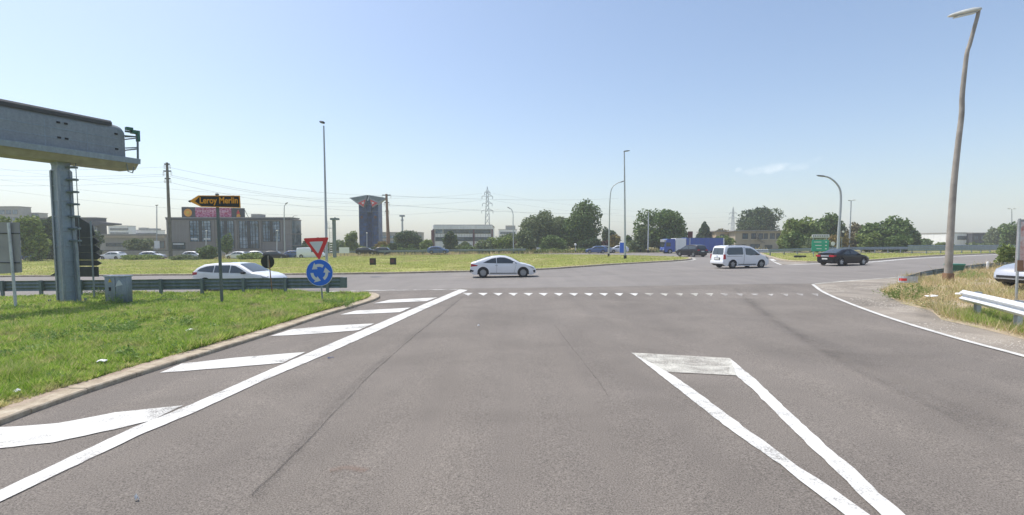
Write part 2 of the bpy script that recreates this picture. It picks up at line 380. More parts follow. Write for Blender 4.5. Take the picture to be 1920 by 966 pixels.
def kerb(name, line, w, h, blk=1.0, mat=None, jit=.008):
    """raised kerb stones along a line, w to the left of the walking direction"""
    b = MB(); pts = [Vector((p[0], p[1])) for p in line]; seg = []
    i = 0; cur = pts[0].copy(); acc = [cur]
    out_ = [pts[0]]; rem = blk
    for a, c in zip(pts[:-1], pts[1:]):
        d = (c - a).length; t = 0
        while d - t > rem:
            t += rem; out_.append(a + (c - a) * (t / d)); rem = blk
        rem -= d - t
    out_.append(pts[-1])
    inn = [Vector(q) for q in offset2(out_, w)]
    for i in range(len(out_) - 1):
        a, c, d, e = out_[i], out_[i + 1], inn[i + 1], inn[i]
        g = .006 / max((c - a).length, .1)
        a2, c2 = a.lerp(c, g), c.lerp(a, g); e2, d2 = e.lerp(d, g), d.lerp(e, g)
        hh = h + random.uniform(-jit, jit); ins = .02
        o1 = a2.lerp(e2, ins / w); o2 = c2.lerp(d2, ins / w)
        vs = [(q.x, q.y, G(q.x) - .04) for q in (a2, c2, d2, e2)] + [(q.x, q.y, G(q.x) + hh - .02) for q in (a2, c2)] + [(q.x, q.y, G(q.x) + hh) for q in (o1, o2, d2, e2)]
        b.add(vs, [(0, 1, 5, 4), (4, 5, 7, 6), (6, 7, 8, 9), (1, 2, 8, 7, 5), (3, 0, 4, 6, 9), (2, 3, 9, 8)])
    o = b.build(name, mat or M['kerb']); o['kind'] = 'structure'; return o
# left verge
vf = [(-420, 985), (-200, 880), (0, 797), (100, 761), (150, 742), (230, 716), (300, 692), (380, 668), (500, 630), (595, 597.5), (640, 583.5), (682, 571), (708, 562), (712, 556), (698, 551.5), (660, 550)]
vf = [gp(*q) for q in vf]; vfs = [(v.x, v.y) for v in smooth_line([(x, y, 0) for x, y in vf], 5)]
vback = [gp(560, 551), gp(300, 554), gp(100, 559), gp(0, 562), gp(-300, 575), gp(-900, 600)]
verge_poly = offset2(vfs, .22) + vback + [(-60, 4)]
kerb('kerb', vfs, .32, .085, 1.0)
sheet('grass_verge', verge_poly, .075, M['verge_soil'])
e_in = offset2(vfs, .31); e_out = [(p[0] + random.uniform(-.12, .12), p[1] + random.uniform(-.12, .12)) for p in offset2(vfs, .62)]
sheet('earth_strip', e_in + e_out[::-1], .079, M['bare'])
# roundabout island
inear = [(-420, 528), (-200, 524), (0, 520), (110, 519), (300, 517), (640, 515), (850, 511), (1000, 507), (1080, 502), (1150, 497), (1210, 493.5), (1260, 490.5), (1288, 488.3), (1297, 486), (1288, 484), (1245, 482)]
inn = [gp(*q) for q in inear]; ins_ = [(v.x, v.y) for v in smooth_line([(x, y, 0) for x, y in inn], 4)]
ifar = [gp(1150, 479.5), gp(970, 477.6), gp(800, 479), gp(600, 482), gp(350, 487), gp(200, 488), gp(0, 489.5), gp(-300, 494)]
isl_poly = offset2(ins_, .3) + ifar
kerb('island_kerb', ins_, .34, .14, 1.2)
sheet('island_lawn', isl_poly, .12, M['lawn_soil'])
# loose stones on the dusty shoulder
_gs = np.random.default_rng(5)
# right traffic island
rn = [gp(*q) for q in [(1424, 476), (1440, 482), (1466, 489), (1500, 492), (1560, 492.5), (1628, 489.5), (1700, 484), (1780, 479.5), (1870, 476), (1960, 474.5)]]
rns = [(v.x, v.y) for v in smooth_line([(x, y, 0) for x, y in rn], 4)]
kerb('traffic_island_kerb', rns, .3, .13, 1.2)
sheet('traffic_island_lawn', offset2(rns, .27) + [gp(1960, 472.3), gp(1700, 476.5), gp(1600, 477.5), gp(1500, 476)], .11, M['lawn_soil'])
sheet('pavement', [gp(1447, 489), gp(1468, 497.5), gp(1520, 494.6), gp(1500, 492.6), gp(1466, 489.8)], .02, M['shoulder'])
# dry mound
mound_poly = [gp(*q) for q in [(1652, 548), (1690, 570), (1745, 583), (1765, 600), (1840, 617), (1930, 640), (2150, 690), (2500, 640), (2100, 500), (1900, 490), (1850, 500), (1780, 512), (1700, 522)]]
sheet('dry_bank', mound_poly, .013, M['dry_soil'])
# bare patch near the gantry foot
sheet('earth_patch', [gp(60, 575, .11), gp(120, 584, .11), gp(200, 580, .11), gp(215, 570, .11), gp(160, 564, .11), gp(90, 567, .11)], .11, M['bare'])

def mark(pts, mat='paint', off=.012, sm=0):
    p0 = [Vector(gp(*q)) for q in pts]; p = []
    for i, a in enumerate(p0):
        c = p0[(i + 1) % len(p0)]; m_ = max(1, min(60, int((c - a).length / .12)))
        n_ = Vector((-(c - a).y, (c - a).x)).normalized() if (c - a).length > 0 else Vector((0, 0))
        p += [a + (c - a) * (k / m_) + n_ * (random.gauss(0, .005) if m_ > 2 else 0) for k in range(m_)]
    return sheet('road_marking', p, off, M[mat])
mark([(-40, 941), (0, 921), (150, 850), (250, 803), (360, 759), (500, 697), (580, 662), (710, 607), (790, 573), (862, 543), (877, 544.5), (800, 578.5), (700, 625), (600, 670), (500, 712), (370, 772), (260, 818), (150, 871), (0, 943), (-40, 964)])
mark([(-60, 812), (0, 803), (60, 799), (110, 795), (215, 775), (300, 766), (343, 761.5), (280, 791), (215, 806), (100, 831), (0, 842), (-60, 852)])
mark([(300, 700), (340, 683), (440, 672), (572, 661), (530, 681.5), (430, 690), (330, 698)])
mark([(507, 631), (548, 618), (620, 611.5), (701, 607.3), (672, 620), (600, 626), (540, 629.5)])
mark([(638, 590.5), (668, 583), (730, 580), (770, 577.4), (750, 586), (700, 588.5)])
mark([(700, 569.5), (732, 562.5), (820, 558.3), (800, 565.2)])
mark([(560, 547.4), (700, 544.2), (866, 542.4), (862, 543.9), (700, 545.8), (560, 549)], 'paint_faint')
for i in range(24):
    x0 = 877 + i * 28.3; k = 1 - .012 * i
    y0 = 549.8 + .06 * i
    mark([(x0 - 9.5 * k, y0), (x0 + 9.5 * k, y0 + .1), (x0 + 1 + .5 * i * .4, y0 + 5.2)], 'paint' if i < 12 else ('paint_worn' if i < 17 else 'paint_faint'))
tri = lambda q: (1160 + q[0] / 2.9625, 640 + q[1] / 2.9625)
mark([tri(q) for q in [(70, 65), (250, 160), (330, 212), (420, 275), (560, 378), (690, 478), (800, 555), (1000, 705), (1100, 765), (1200, 832), (1400, 975), (1262, 975), (1110, 858), (1000, 775), (900, 690), (740, 580), (605, 486), (430, 348), (270, 222)]], 'paint', .013)
mark([tri(q) for q in [(620, 100), (760, 215), (900, 350), (1040, 480), (1180, 610), (1310, 715), (1450, 850), (1600, 980), (1465, 980), (1330, 850), (1200, 720), (1000, 530), (870, 400), (760, 285), (655, 195), (615, 185)]], 'paint', .013)
mark([tri(q) for q in [(74, 67), (620, 98), (655, 194), (270, 174), (180, 125)]], 'paint_worn', .016)
strip('road_marking', sh_s, .13, .014, M['paint_faint']); strip('road_marking', sh_s, .14, .018, M['paint'])
e2 = smooth_line([(*gp(*q), 0) for q in [(1526, 533), (1600, 526.5), (1700, 519.5), (1790, 511)]], 4)
strip('road_marking', [(v.x, v.y) for v in e2], .22, .014, M['paint_worn'])
e3 = smooth_line([(*gp(*q), 0) for q in [(1446, 486), (1462, 495), (1478, 497), (1528, 495), (1628, 492), (1700, 486), (1780, 481.5), (1870, 477.5)]], 4)
strip('road_marking', [(v.x, v.y) for v in e3], .45, .014, M['paint'])
e4 = smooth_line([(*gp(*q), 0) for q in [(1000, 509.4), (1080, 504.2), (1150, 499), (1210, 495.2), (1262, 492), (1292, 489.5), (1303, 486.5), (1297, 483.5)]], 4)
strip('road_marking', [(v.x, v.y) for v in e4[16:]], .3, .014, M['paint_worn'])
def tline(px, w, mat, off=.009):
    e = smooth_line([(*gp(*q), 0) for q in px], 6); return strip('road_seam', [(v.x + random.uniform(-.012, .012), v.y) for v in e], w, off, M[mat])
tline([(862, 562), (845, 576), (790, 620), (720, 680), (640, 760), (560, 845), (470, 930)], .035, 'tar')
tline([(868, 556), (800, 610), (700, 690), (600, 790), (480, 935)], .22, 'tyre_track', .0085)
tline([(1378, 540), (1410, 570), (1500, 632), (1600, 690), (1750, 765), (1920, 850)], .35, 'tyre_track')
tline([(1400, 560), (1460, 608), (1560, 655), (1680, 712), (1920, 820)], .8, 'tyre_track', .0086)
tline([(700, 528), (900, 525), (1150, 515), (1350, 508), (1550, 512), (1700, 503)], .6, 'tyre_track', .0096)
tline([(640, 521), (900, 518), (1100, 509), (1300, 500)], .5, 'tyre_track', .0098)
tline([(1040, 610), (1070, 650), (1110, 700), (1140, 745)], .02, 'tar', .01)
tline([(620, 884), (650, 878), (690, 884)], .16, 'rust_stain', .01)
q = gp(705, 519.5)
b = MB(); b.tube([(q[0], q[1], G(q[0]) + .006), (q[0], q[1], G(q[0]) + .012)], .42, 20); o = b.build('manhole_cover', M['dark'], loc=(q[0], q[1], G(q[0])), world=True)
tag(o, 'round dark iron manhole cover in the ring road near the island kerb', 'manhole cover')

# ------------------------------------------------------------------ grass
def inpoly(P, poly):
    x, y = P[:, 0], P[:, 1]; r = np.zeros(len(P), bool); n = len(poly)
    for i in range(n):
        x1, y1 = poly[i][0], poly[i][1]; x2, y2 = poly[(i + 1) % n][0], poly[(i + 1) % n][1]
        c = ((y1 > y) != (y2 > y)); 
        with np.errstate(divide='ignore', invalid='ignore'): xi = (x2 - x1) * (y - y1) / (y2 - y1) + x1
        r ^= c & (x < xi)
    return r
def pnoise(P, s, seed=0):
    g = np.random.default_rng(seed); v = np.zeros(len(P))
    for k in range(7):
        a = g.uniform(0, 6.28); f = s * g.uniform(.5, 2.2); v += np.sin((P[:, 0] * math.cos(a) + P[:, 1] * math.sin(a)) * f + g.uniform(0, 6.28))
    return v / 4.0
def in_view(P, m=60):
    px = CX + F * P[:, 0] / np.maximum(P[:, 1], .1); return (P[:, 1] > 2) & (px > -m * 2) & (px < W0 + m * 2)
def blades(name, poly, n, h, wid, off, mat, ref, power=1.0, seed=1, hn=.5, lean=.5, bare=None, view=True, label=None, cat='grass'):
    g = np.random.default_rng(seed); A = np.array([(p[0], p[1]) for p in poly])
    lo, hi = A.min(0), A.max(0); P = np.zeros((0, 2))
    while len(P) < n:
        Q = g.uniform(lo, hi, (400000, 2)); k = inpoly(Q, poly)
        if view: k &= in_view(Q)
        Q = Q[k]; d = np.hypot(Q[:, 0], Q[:, 1]); pr = np.minimum(1, (ref / d) ** (2 * power)); Q = Q[g.random(len(Q)) < pr]
        if bare is not None: Q = Q[pnoise(Q, bare[0], 5) < bare[1] + g.uniform(-.3, .3, len(Q))]
        P = np.vstack([P, Q])
        if len(Q) < 50: break
    P = P[:n]; n = len(P); d = np.hypot(P[:, 0], P[:, 1]); sc_ = np.maximum(1, d / ref)
    hh = h * g.uniform(.5, 1.25, n) * (1 + hn * pnoise(P, 1.3, 3) + .9 * hn * pnoise(P, 5.5, 8) + .6 * hn * pnoise(P, 13, 9)); hh = np.maximum(hh, h * .3); ww = wid * sc_ * g.uniform(.7, 1.3, n)
    a = g.uniform(0, math.pi, n); dx, dy = np.cos(a) * ww / 2, np.sin(a) * ww / 2
    lx, ly = g.normal(0, lean, n) * hh, g.normal(0, lean, n) * hh
    z = SL * np.clip(P[:, 0], -XC, XC) + off
    V = np.empty((n, 3, 3)); V[:, 0] = np.c_[P[:, 0] - dx, P[:, 1] - dy, z]; V[:, 1] = np.c_[P[:, 0] + dx, P[:, 1] + dy, z]; V[:, 2] = np.c_[P[:, 0] + lx, P[:, 1] + ly, z + hh]
    me = bpy.data.meshes.new(name); me.vertices.add(3 * n); me.vertices.foreach_set('co', V.reshape(-1)); me.loops.add(3 * n); me.loops.foreach_set('vertex_index', np.arange(3 * n, dtype=np.int32))
    me.polygons.add(n); me.polygons.foreach_set('loop_start', np.arange(0, 3 * n, 3, dtype=np.int32)); me.update(calc_edges=True); me.materials.append(mat)
    o = bpy.data.objects.new(name, me); COL.objects.link(o); tag(o, label, cat, None, 'stuff'); return o
blades('grass', offset2(vfs, .45) + vback + [(-60, 4)], 250000, .13, .016, .07, M['grass'], 8, .75, 1, .6, .6, (1.1, .95), label='bright green rough grass covering the left verge')
blades('island_grass', isl_poly, 150000, .10, .03, .115, M['lawn'], 42, .6, 2, .4, .5, (.4, 1.1), label='mown green grass on the roundabout island')
blades('traffic_island_grass', offset2(rns, .27) + [gp(1960, 472.3), gp(1700, 476.5), gp(1500, 476)], 15000, .11, .03, .105, M['lawn'], 45, .5, 3, label='mown grass on the small traffic island at the right')
blades('dry_grass', mound_poly, 26000, .22, .014, .05, M['dry'], 18, .5, 4, .9, .5, (1.6, .55), label='tall dry straw coloured grass on the right bank')
blades('bank_grass', [gp(*q) for q in [(1770, 596), (1840, 612), (1930, 634), (2100, 680), (2150, 610), (1930, 584), (1850, 582)]], 16000, .16, .012, .055, M['grass'], 12, .5, 5, .5, .4, label='green grass below the white guardrail at the right')
blades('field_grass', [(-150, 92), (-150, 125), (20, 135), (60, 118), (30, 104), (0, 102), (-30, 97), (-55, 93)], 36000, .6, .10, -.03, M['dry'], 100, .1, 6, .7, .3, view=False, label='dry pale grass strip beyond the roundabout')

# ------------------------------------------------------------------ weeds and low plants
def leaves_np(cs, size, seed, up=.3, asp=1.5):
    """leaf quads (two bent halves avoided; one diamond) at centres cs"""
    g = np.random.default_rng(seed); n = len(cs)
    a = g.normal(0, 1, (n, 3)); a[:, 2] *= (1 - up); a /= np.linalg.norm(a, axis=1)[:, None]
    b = np.cross(a, g.normal(0, 1, (n, 3))); b /= np.linalg.norm(b, axis=1)[:, None]
    s = size * g.uniform(.6, 1.35, n)[:, None]
    V = np.stack([cs - a * s * asp * .5, cs + b * s * .5, cs + a * s * asp * .5, cs - b * s * .5], 1); return V
def leafmesh(name, V, mat, parent=None):
    n = len(V); me = bpy.data.meshes.new(name); me.vertices.add(4 * n); me.vertices.foreach_set('co', V.reshape(-1)); me.loops.add(4 * n)
    me.loops.foreach_set('vertex_index', np.arange(4 * n, dtype=np.int32)); me.polygons.add(n); me.polygons.foreach_set('loop_start', np.arange(0, 4 * n, 4, dtype=np.int32))
    me.update(calc_edges=True); me.materials.append(mat); o = bpy.data.objects.new(name, me); COL.objects.link(o); o.parent = parent; return o
def weed(px, py, h, w, label, mat='weed', n=500, seed=0, group=None, name='weed', size=.035):
    q = gp(px, py, .1); g = np.random.default_rng(seed + int(px)); base = Vector((q[0], q[1], G(q[0]) + .09))
    t = thing(name, base, label, 'plant', group); st = MB(); cs = []
    for k in range(max(4, int(w * 26))):
        a = g.uniform(0, 6.28); r = w * .5 * math.sqrt(g.random()); x, y = r * math.cos(a), r * math.sin(a); hh = h * g.uniform(.5, 1.1) * (1 - .5 * (r / w * 2) ** 2)
        tx, ty = x * 1.3 + g.normal(0, .04), y * 1.3 + g.normal(0, .04)
        st.tube([(x * .6, y * .6, 0), (x, y, hh * .6), (tx, ty, hh)], [.005, .004, .002], 4, False)
        m_ = max(3, int(n / max(4, int(w * 26)))); tt = g.uniform(.1, 1.05, m_)[:, None]
        cs.append(np.array([[x * .6, y * .6, 0]]) * (1 - tt) + np.array([[tx, ty, hh]]) * tt + g.normal(0, .035, (m_, 3)))
    cs = np.vstack(cs); cs[:, 2] = np.maximum(cs[:, 2], .01)
    st.build('stem', M['weed'], t); leafmesh('foliage', leaves_np(cs, size, seed), M[mat], t); return t
weed(515, 549, .75, .9, 'dark green weed growing up through the guardrail beside the black round sign back', n=900, mat='leaf_mid')
weed(640, 573, .38, 1.2, 'leafy weed patch at the foot of the roundabout sign, on its right', n=700)
weed(232, 622, .34, 1.0, 'grey green tall weed in the middle of the left verge', n=600)
weed(330, 612, .3, .8, 'low bushy weed beyond the larger scrap of paper', n=420)
weed(500, 596, .3, .9, 'seedy weed patch in front of the dark arrow sign pole', n=420)
weed(250, 668, .26, .5, 'small dark weed tuft near the kerb of the left verge', n=350)
weed(95, 640, .3, .7, 'pale weed clump at the left of the verge', n=350)
weed(215, 572, .5, .7, 'weed growing against the grey roadside cabinet', n=500)
weed(180, 556, .6, .9, 'leafy weed between the gantry column and the cabinet', n=500, mat='leaf_mid')
weed(1690, 560, .55, 1.3, 'pale flowering weed at the left tip of the dry bank', n=900, mat='leaf_light')
weed(1722, 548, .5, .9, 'yellow green weed behind the guardrail end marker', n=500, mat='leaf_light')
weed(1760, 577, .45, 1.1, 'brown dry shrub at the front of the dry bank', n=600, mat='dry')
weed(1820, 520, .4, 1.4, 'green weed patch on the dry bank right of the green bin', n=500)
weed(1675, 553, .35, .8, 'thin seeding weed spilling over the dusty shoulder', n=300, mat='dry')

Qs = _gs.uniform([9, 8], [24, 28], (60000, 2)); shp = sh_s + [gp(2150, 640), gp(1960, 612), gp(1800, 560), gp(1800, 512), gp(1700, 519), gp(1620, 525), gp(1560, 530)]
Qs = Qs[inpoly(Qs, shp) & in_view(Qs)]; Qs = Qs[pnoise(Qs, 1.5, 41) + _gs.uniform(-.5, .5, len(Qs)) > .45][:2600]
b = MB()
for q_ in Qs:
    r_ = random.uniform(.008, .026); a_ = random.uniform(0, 6.28); z_ = SL * q_[0] + .006
    b.add([(q_[0] + r_ * random.uniform(.7, 1.2) * math.cos(a_ + k * 1.257), q_[1] + r_ * random.uniform(.7, 1.2) * math.sin(a_ + k * 1.257), z_) for k in range(5)] + [(q_[0] + r_ * .2, q_[1], z_ + r_ * .9)], [(k, (k + 1) % 5, 5) for k in range(5)])
o = b.build('gravel', M['stone']); tag(o, 'loose stones and grit on the dusty shoulder', 'gravel', None, 'stuff')
# broad leaved ground cover among the grass of the left verge
g_ = np.random.default_rng(77); vp = offset2(vfs, .6) + vback + [(-60, 4)]; A_ = np.array(vp); Pc = g_.uniform([-24, 6], [0, 25], (1500, 2)); Pc = Pc[inpoly(Pc, vp) & in_view(Pc)]
Pc = Pc[(pnoise(Pc, .9, 31) > .12)][:340]; cs = []
for q_ in Pc:
    h_ = g_.uniform(.08, .30); r_ = g_.uniform(.10, .34); n_ = int(260 * r_); a_ = g_.uniform(0, 6.28, n_); u_ = np.sqrt(g_.random(n_))
    cs.append(np.c_[q_[0] + r_ * u_ * np.cos(a_), q_[1] + r_ * u_ * np.sin(a_), SL * q_[0] + .08 + h_ * g_.random(n_) * (1 - .6 * u_)])
cs = np.vstack(cs); o = leafmesh('ground_cover', leaves_np(cs, .045, 78), M['weed']); tag(o, 'broad leaved weeds mixed into the verge grass', 'weeds', None, 'stuff')

# ------------------------------------------------------------------ trees
def crown(cx, cz, rx, ry, rz, n, size, seed, lumps=18, lr=(.28, .45), flat=0.):
    g = np.random.default_rng(seed); out_ = []
    C_ = g.normal(0, 1, (lumps, 3)); C_ /= np.linalg.norm(C_, axis=1)[:, None]; C_ *= g.uniform(.45, .78, (lumps, 1))
    C_[0] = 0; rr = g.uniform(lr[0], lr[1], lumps); rr[0] = .62
    w = rr ** 2; w /= w.sum(); k = g.choice(lumps, n, p=w)
    d = g.normal(0, 1, (n, 3)); d /= np.linalg.norm(d, axis=1)[:, None]; rad = rr[k] * g.uniform(.62, 1.08, n) * (1 + .10 * np.sin(d[:, 0] * 7 + k) * np.sin(d[:, 2] * 9 + k * 2))
    P = C_[k] + d * rad[:, None]; P *= np.array([rx, ry, rz]); P += np.array([cx, 0, cz])
    if flat: P[:, 2] = np.maximum(P[:, 2], flat + g.uniform(-.4, .4, n))
    return leaves_np(P, size, seed + 1), C_ * np.array([rx, ry, rz]) + np.array([cx, 0, cz])
def tree(px, Y, wpx, topy, mat, label, name='tree', seed=0, low=.12, size=.34, dens=1., group=None, lumps=18, botpx=None, cone=False, trunk=True, cat='tree', lr=(.28, .45)):
    base = gpt(px, Y, -.03); w = wpx / F * Y; top = at(px, topy, Y).z - base.z; h = max(top, .5)
    t = thing(name, base, label, cat, group); z0 = h * low; rz = (h - z0) / 2 ; cz = z0 + rz
    area = w * (h - z0); n = int(min(34000, max(500, area / size ** 2 * 9 * dens)))
    if cone:
        g = np.random.default_rng(seed); u = 1 - np.sqrt(g.random(n)); a = g.uniform(0, 6.28, n); tier = .75 + .25 * np.abs(np.sin(u * h * 1.9 + a * .7))
        r_ = w / 2 * (1 - u) ** .8 * tier * g.uniform(.75, 1.05, n); P = np.c_[r_ * np.cos(a), r_ * np.sin(a), z0 + u * (h - z0)]; V = leaves_np(P, size, seed + 1); cc = [(0, 0, h * .6)]
    else:
        V, cc = crown(0, cz, w / 2 * .9, w / 2 * .8, rz * .92, n, size, seed, lumps, lr)
        if low < .1:
            V2, _ = crown(0, z0 + rz * .55, w / 2 * .86, w / 2 * .75, rz * .55, int(n * .55), size, seed + 9, lumps, lr); V = np.vstack([V, V2])
        top_now = V[:, :, 2].max(); V[:, :, 2] = z0 + (V[:, :, 2] - z0) * ((h - z0) / (top_now - z0)); V[:, :, 2] = np.maximum(V[:, :, 2], .02)
    leafmesh('crown', V, M[mat], t)
    if trunk:
        b = MB(); tr = max(.06, h * .022)
        b.tube([(0, 0, -.1), (.03 * h * .2, 0, h * .25), (0, .02 * h, h * .5), (0, 0, h * (.9 if cone else .72))], [tr * 1.3, tr, tr * .7, tr * .15], 8)
        g = np.random.default_rng(seed + 5)
        for c_ in ([] if cone else [cc[i] for i in g.choice(len(cc), min(8, len(cc)), replace=False)]):
            s0 = Vector((0, 0, h * g.uniform(.2, .45))); e0 = Vector(c_); b.tube([s0, s0.lerp(e0, .5) + Vector((0, 0, -.05 * h)), e0], [tr * .5, tr * .33, tr * .1], 6)
        b.build('trunk', M['bark'], t, smooth=True)
    return t
tree(1012, 122, 84, 392, 'leaf_grey', 'broad hazy green tree, left one of the pair right of the white liftback', seed=11, low=.04, lumps=22)
tree(1088, 116, 80, 370, 'leaf_mid', 'tallest dark tree behind the roundabout island, right one of the pair', seed=12, low=.06, lumps=24)
tree(982, 108, 44, 428, 'leaf_grey', 'small scrubby tree at the left foot of the broad hazy tree', seed=13, low=.0)
tree(1048, 119, 74, 404, 'leaf_grey', 'green tree filling the gap between the two tall crowns', seed=14, low=.05)
tree(1236, 112, 112, 389, 'leaf_mid', 'wide round green tree left of the blue lorry', seed=15, low=.05, lumps=28)
tree(1200, 104, 44, 425, 'leaf_grey', 'lower pale tree at the left foot of the wide round tree', seed=16, low=.02)
tree(1278, 118, 46, 428, 'leaf_dark', 'small dark tree leaning right behind the blue lorry cab', seed=17, low=.05)
tree(1320, 128, 46, 415, 'leaf_dark', 'pointed dark evergreen behind the blue lorry trailer', name='evergreen_tree', seed=18, cone=True, low=.02, dens=1.6)
tree(1420, 150, 94, 385, 'leaf_dark', 'big rounded dark pine standing behind the beige building', name='pine_tree', seed=19, low=.22, lumps=30, size=.4, lr=(.34, .5))
tree(1358, 108, 40, 440, 'leaf_light', 'light green tree in front of the left end of the beige building', seed=20, low=.02)
tree(1352, 132, 30, 428, 'leaf_brown', 'brownish tree rising behind the lorry trailer end', seed=70, low=.1)
tree(1140, 135, 34, 424, 'leaf_dark', 'small dark tree behind the two island lamp posts', seed=21, low=.05)
tree(1152, 118, 26, 438, 'leaf_yellow', 'yellow green small tree between the two island lamp posts', seed=22, low=.0)
tree(1178, 112, 20, 440, 'leaf_mid', 'narrow green tree behind the blue road panel', seed=23, low=.0)
tree(1500, 92, 76, 405, 'leaf_light', 'light green bushy tree left of the curved lamp post', seed=24, low=.0, lumps=22)
tree(1548, 100, 74, 398, 'leaf_mid', 'taller olive tree directly behind the curved lamp post', seed=25, low=.02, lumps=22)
tree(1598, 96, 60, 416, 'leaf_brown', 'brown tinged thicket tree behind the straight double lamp post', seed=26, low=.0)
tree(1658, 90, 92, 403, 'leaf_mid', 'dense green tree right of the straight double lamp post', seed=27, low=.0, lumps=24)
tree(1700, 98, 52, 424, 'leaf_dark', 'dark tree at the right end of the thicket', seed=28, low=.0)
tree(1630, 84, 54, 432, 'leaf_light', 'low olive shrub tree in front of the right thicket', seed=29, low=.0)
tree(1570, 84, 46, 436, 'leaf_yellow', 'autumn tinted low tree behind the dark car roof', seed=71, low=.0, dens=.8)
tree(1470, 96, 34, 432, 'leaf_light', 'small green tree touching the right wall of the beige building', seed=30, low=.0)
tree(1730, 125, 40, 446, 'leaf_mid', 'low green bush row tree left of the white houses', seed=31, low=.0)
tree(1768, 120, 40, 453, 'leaf_light', 'low scrub in front of the white houses at right', seed=32, low=.0, cat='bush', name='bush')
tree(1863, 150, 34, 424, 'leaf_grey', 'rounded grey green tree beside the dark box building', seed=33, low=.0)
tree(1905, 110, 60, 414, 'leaf_mid', 'tall green tree at the right edge of the view', seed=34, low=.0)
tree(1840, 105, 60, 453, 'leaf_grey', 'low hedge shrub behind the big right guardrail', seed=72, low=.0, cat='bush', name='bush')
tree(1886, 38, 44, 456, 'leaf_light', 'bright green willowy shrub on the bank beside the rusty sign', seed=35, low=.0, size=.1, cat='bush', name='bush', dens=.55)
tree(768, 128, 60, 431, 'leaf_dark', 'dark dense tree left of the white office block', seed=36, low=.0, lumps=22)
tree(752, 132, 30, 436, 'leaf_mid', 'green tree behind the clipped round bushes', seed=73, low=.0)
tree(845, 124, 34, 432, 'leaf_dark', 'dark tree standing before the middle of the white office block', seed=37, low=.0)
tree(800, 118, 32, 448, 'leaf_light', 'yellow green rounded bush at the office block corner', seed=38, low=.0, cat='bush', name='bush')
tree(749, 114, 12, 456, 'leaf_mid', 'clipped ball bush nearest the rusty pole', seed=39, low=.15, size=.2, cat='bush', name='bush', lumps=6)
tree(772, 114, 14, 456, 'leaf_mid', 'clipped ball bush left of the yellow green bush', seed=40, low=.12, size=.2, cat='bush', name='bush', lumps=6)
tree(722, 112, 18, 458, 'leaf_light', 'pale bush at the foot of the rusty pole', seed=41, low=.0, size=.25, cat='bush', name='bush')
tree(818, 110, 22, 462, 'leaf_mid', 'green bush in front of the office block corner post', seed=42, low=.0, size=.25, cat='bush', name='bush')
tree(880, 112, 36, 457, 'leaf_mid', 'green shrub under the right half of the white office block', seed=43, low=.0, cat='bush', name='bush')
tree(908, 110, 46, 448, 'leaf_grey', 'grey green shrub mass at the office block right end', seed=44, low=.0, cat='bush', name='bush')
tree(945, 112, 48, 440, 'leaf_light', 'light green scrub between the office block and the hazy tree', seed=45, low=.0, cat='bush', name='bush')
tree(968, 118, 26, 448, 'leaf_red', 'reddish shrub beside the curved lamp post left of the hazy tree', seed=46, low=.0, cat='bush', name='bush')
tree(660, 128, 34, 432, 'leaf_light', 'light green tree left of the blue advertising tower', seed=47, low=.02)
tree(678, 118, 26, 461, 'leaf_light', 'low green bush at the left foot of the advertising tower', seed=48, low=.0, size=.25, cat='bush', name='bush')
tree(584, 130, 46, 447, 'leaf_dark', 'dark ivy covered tree at the right end of the dark office', seed=49, low=.0)
tree(630, 145, 50, 449, 'leaf_mid', 'distant green tree line behind the small sign gantry', seed=50, low=.0)
tree(425, 98, 34, 436, 'leaf_mid', 'young green tree in front of the dark office second window', seed=51, low=.15, dens=.7)
tree(389, 92, 40, 459, 'leaf_mid', 'round dark green bush before the dark office', seed=52, low=.0, size=.22, cat='bush', name='bush')
tree(262, 108, 56, 446, 'leaf_grey', 'round olive bush on the left beyond the gantry', seed=53, low=.0, cat='bush', name='bush')
tree(62, 84, 64, 402, 'leaf_light', 'bright green tree right of the grey sign back at left', seed=54, low=.0, lumps=22)
tree(100, 92, 56, 405, 'leaf_dark', 'dark tree directly left of the gantry column', seed=55, low=.0)
tree(12, 82, 30, 404, 'leaf_light', 'green tree top over the grey sign back', seed=56, low=.0)
tree(160, 98, 70, 425, 'leaf_dark', 'dark tree behind the stacked arrow boards', seed=74, low=.0)
tree(265, 90, 76, 476, 'leaf_light', 'low dry bush clump left of the tall utility pole', seed=57, low=.0, size=.2, cat='bush', name='bush', trunk=False)
tree(350, 88, 60, 476.5, 'leaf_grey', 'low dry bush clump right of the tall utility pole', seed=58, low=.0, size=.2, cat='bush', name='bush', trunk=False)
tree(470, 90, 60, 473, 'leaf_light', 'low grassy bush in front of the parked white hatchback', seed=59, low=.0, size=.2, cat='bush', name='bush', trunk=False)
tree(868, 116, 40, 452, 'leaf_grey', 'dull green scrub before the middle of the office block', seed=81, low=.0, cat='bush', name='bush')
tree(925, 114, 44, 444, 'leaf_light', 'pale green scrub just right of the office block wall', seed=82, low=.0, cat='bush', name='bush')
tree(955, 120, 50, 436, 'leaf_grey', 'grey green scrub directly behind the distant curved lamp post', seed=83, low=.0, cat='bush', name='bush')
tree(1035, 112, 70, 440, 'leaf_mid', 'low dense undergrowth below the hazy tree pair', seed=84, low=.0, cat='bush', name='bush')
tree(1105, 110, 50, 445, 'leaf_dark', 'dark undergrowth at the right foot of the tallest dark tree', seed=85, low=.0, cat='bush', name='bush')
tree(1130, 122, 40, 450, 'leaf_red', 'reddish bush left of the yellow green small tree', seed=86, low=.0, cat='bush', name='bush')
tree(1190, 108, 50, 452, 'leaf_grey', 'pale bush right of the blue road panel', seed=87, low=.0, cat='bush', name='bush')
tree(715, 120, 34, 452, 'leaf_yellow', 'yellowish bush between the advertising tower and rusty pole', seed=88, low=.0, size=.25, cat='bush', name='bush')
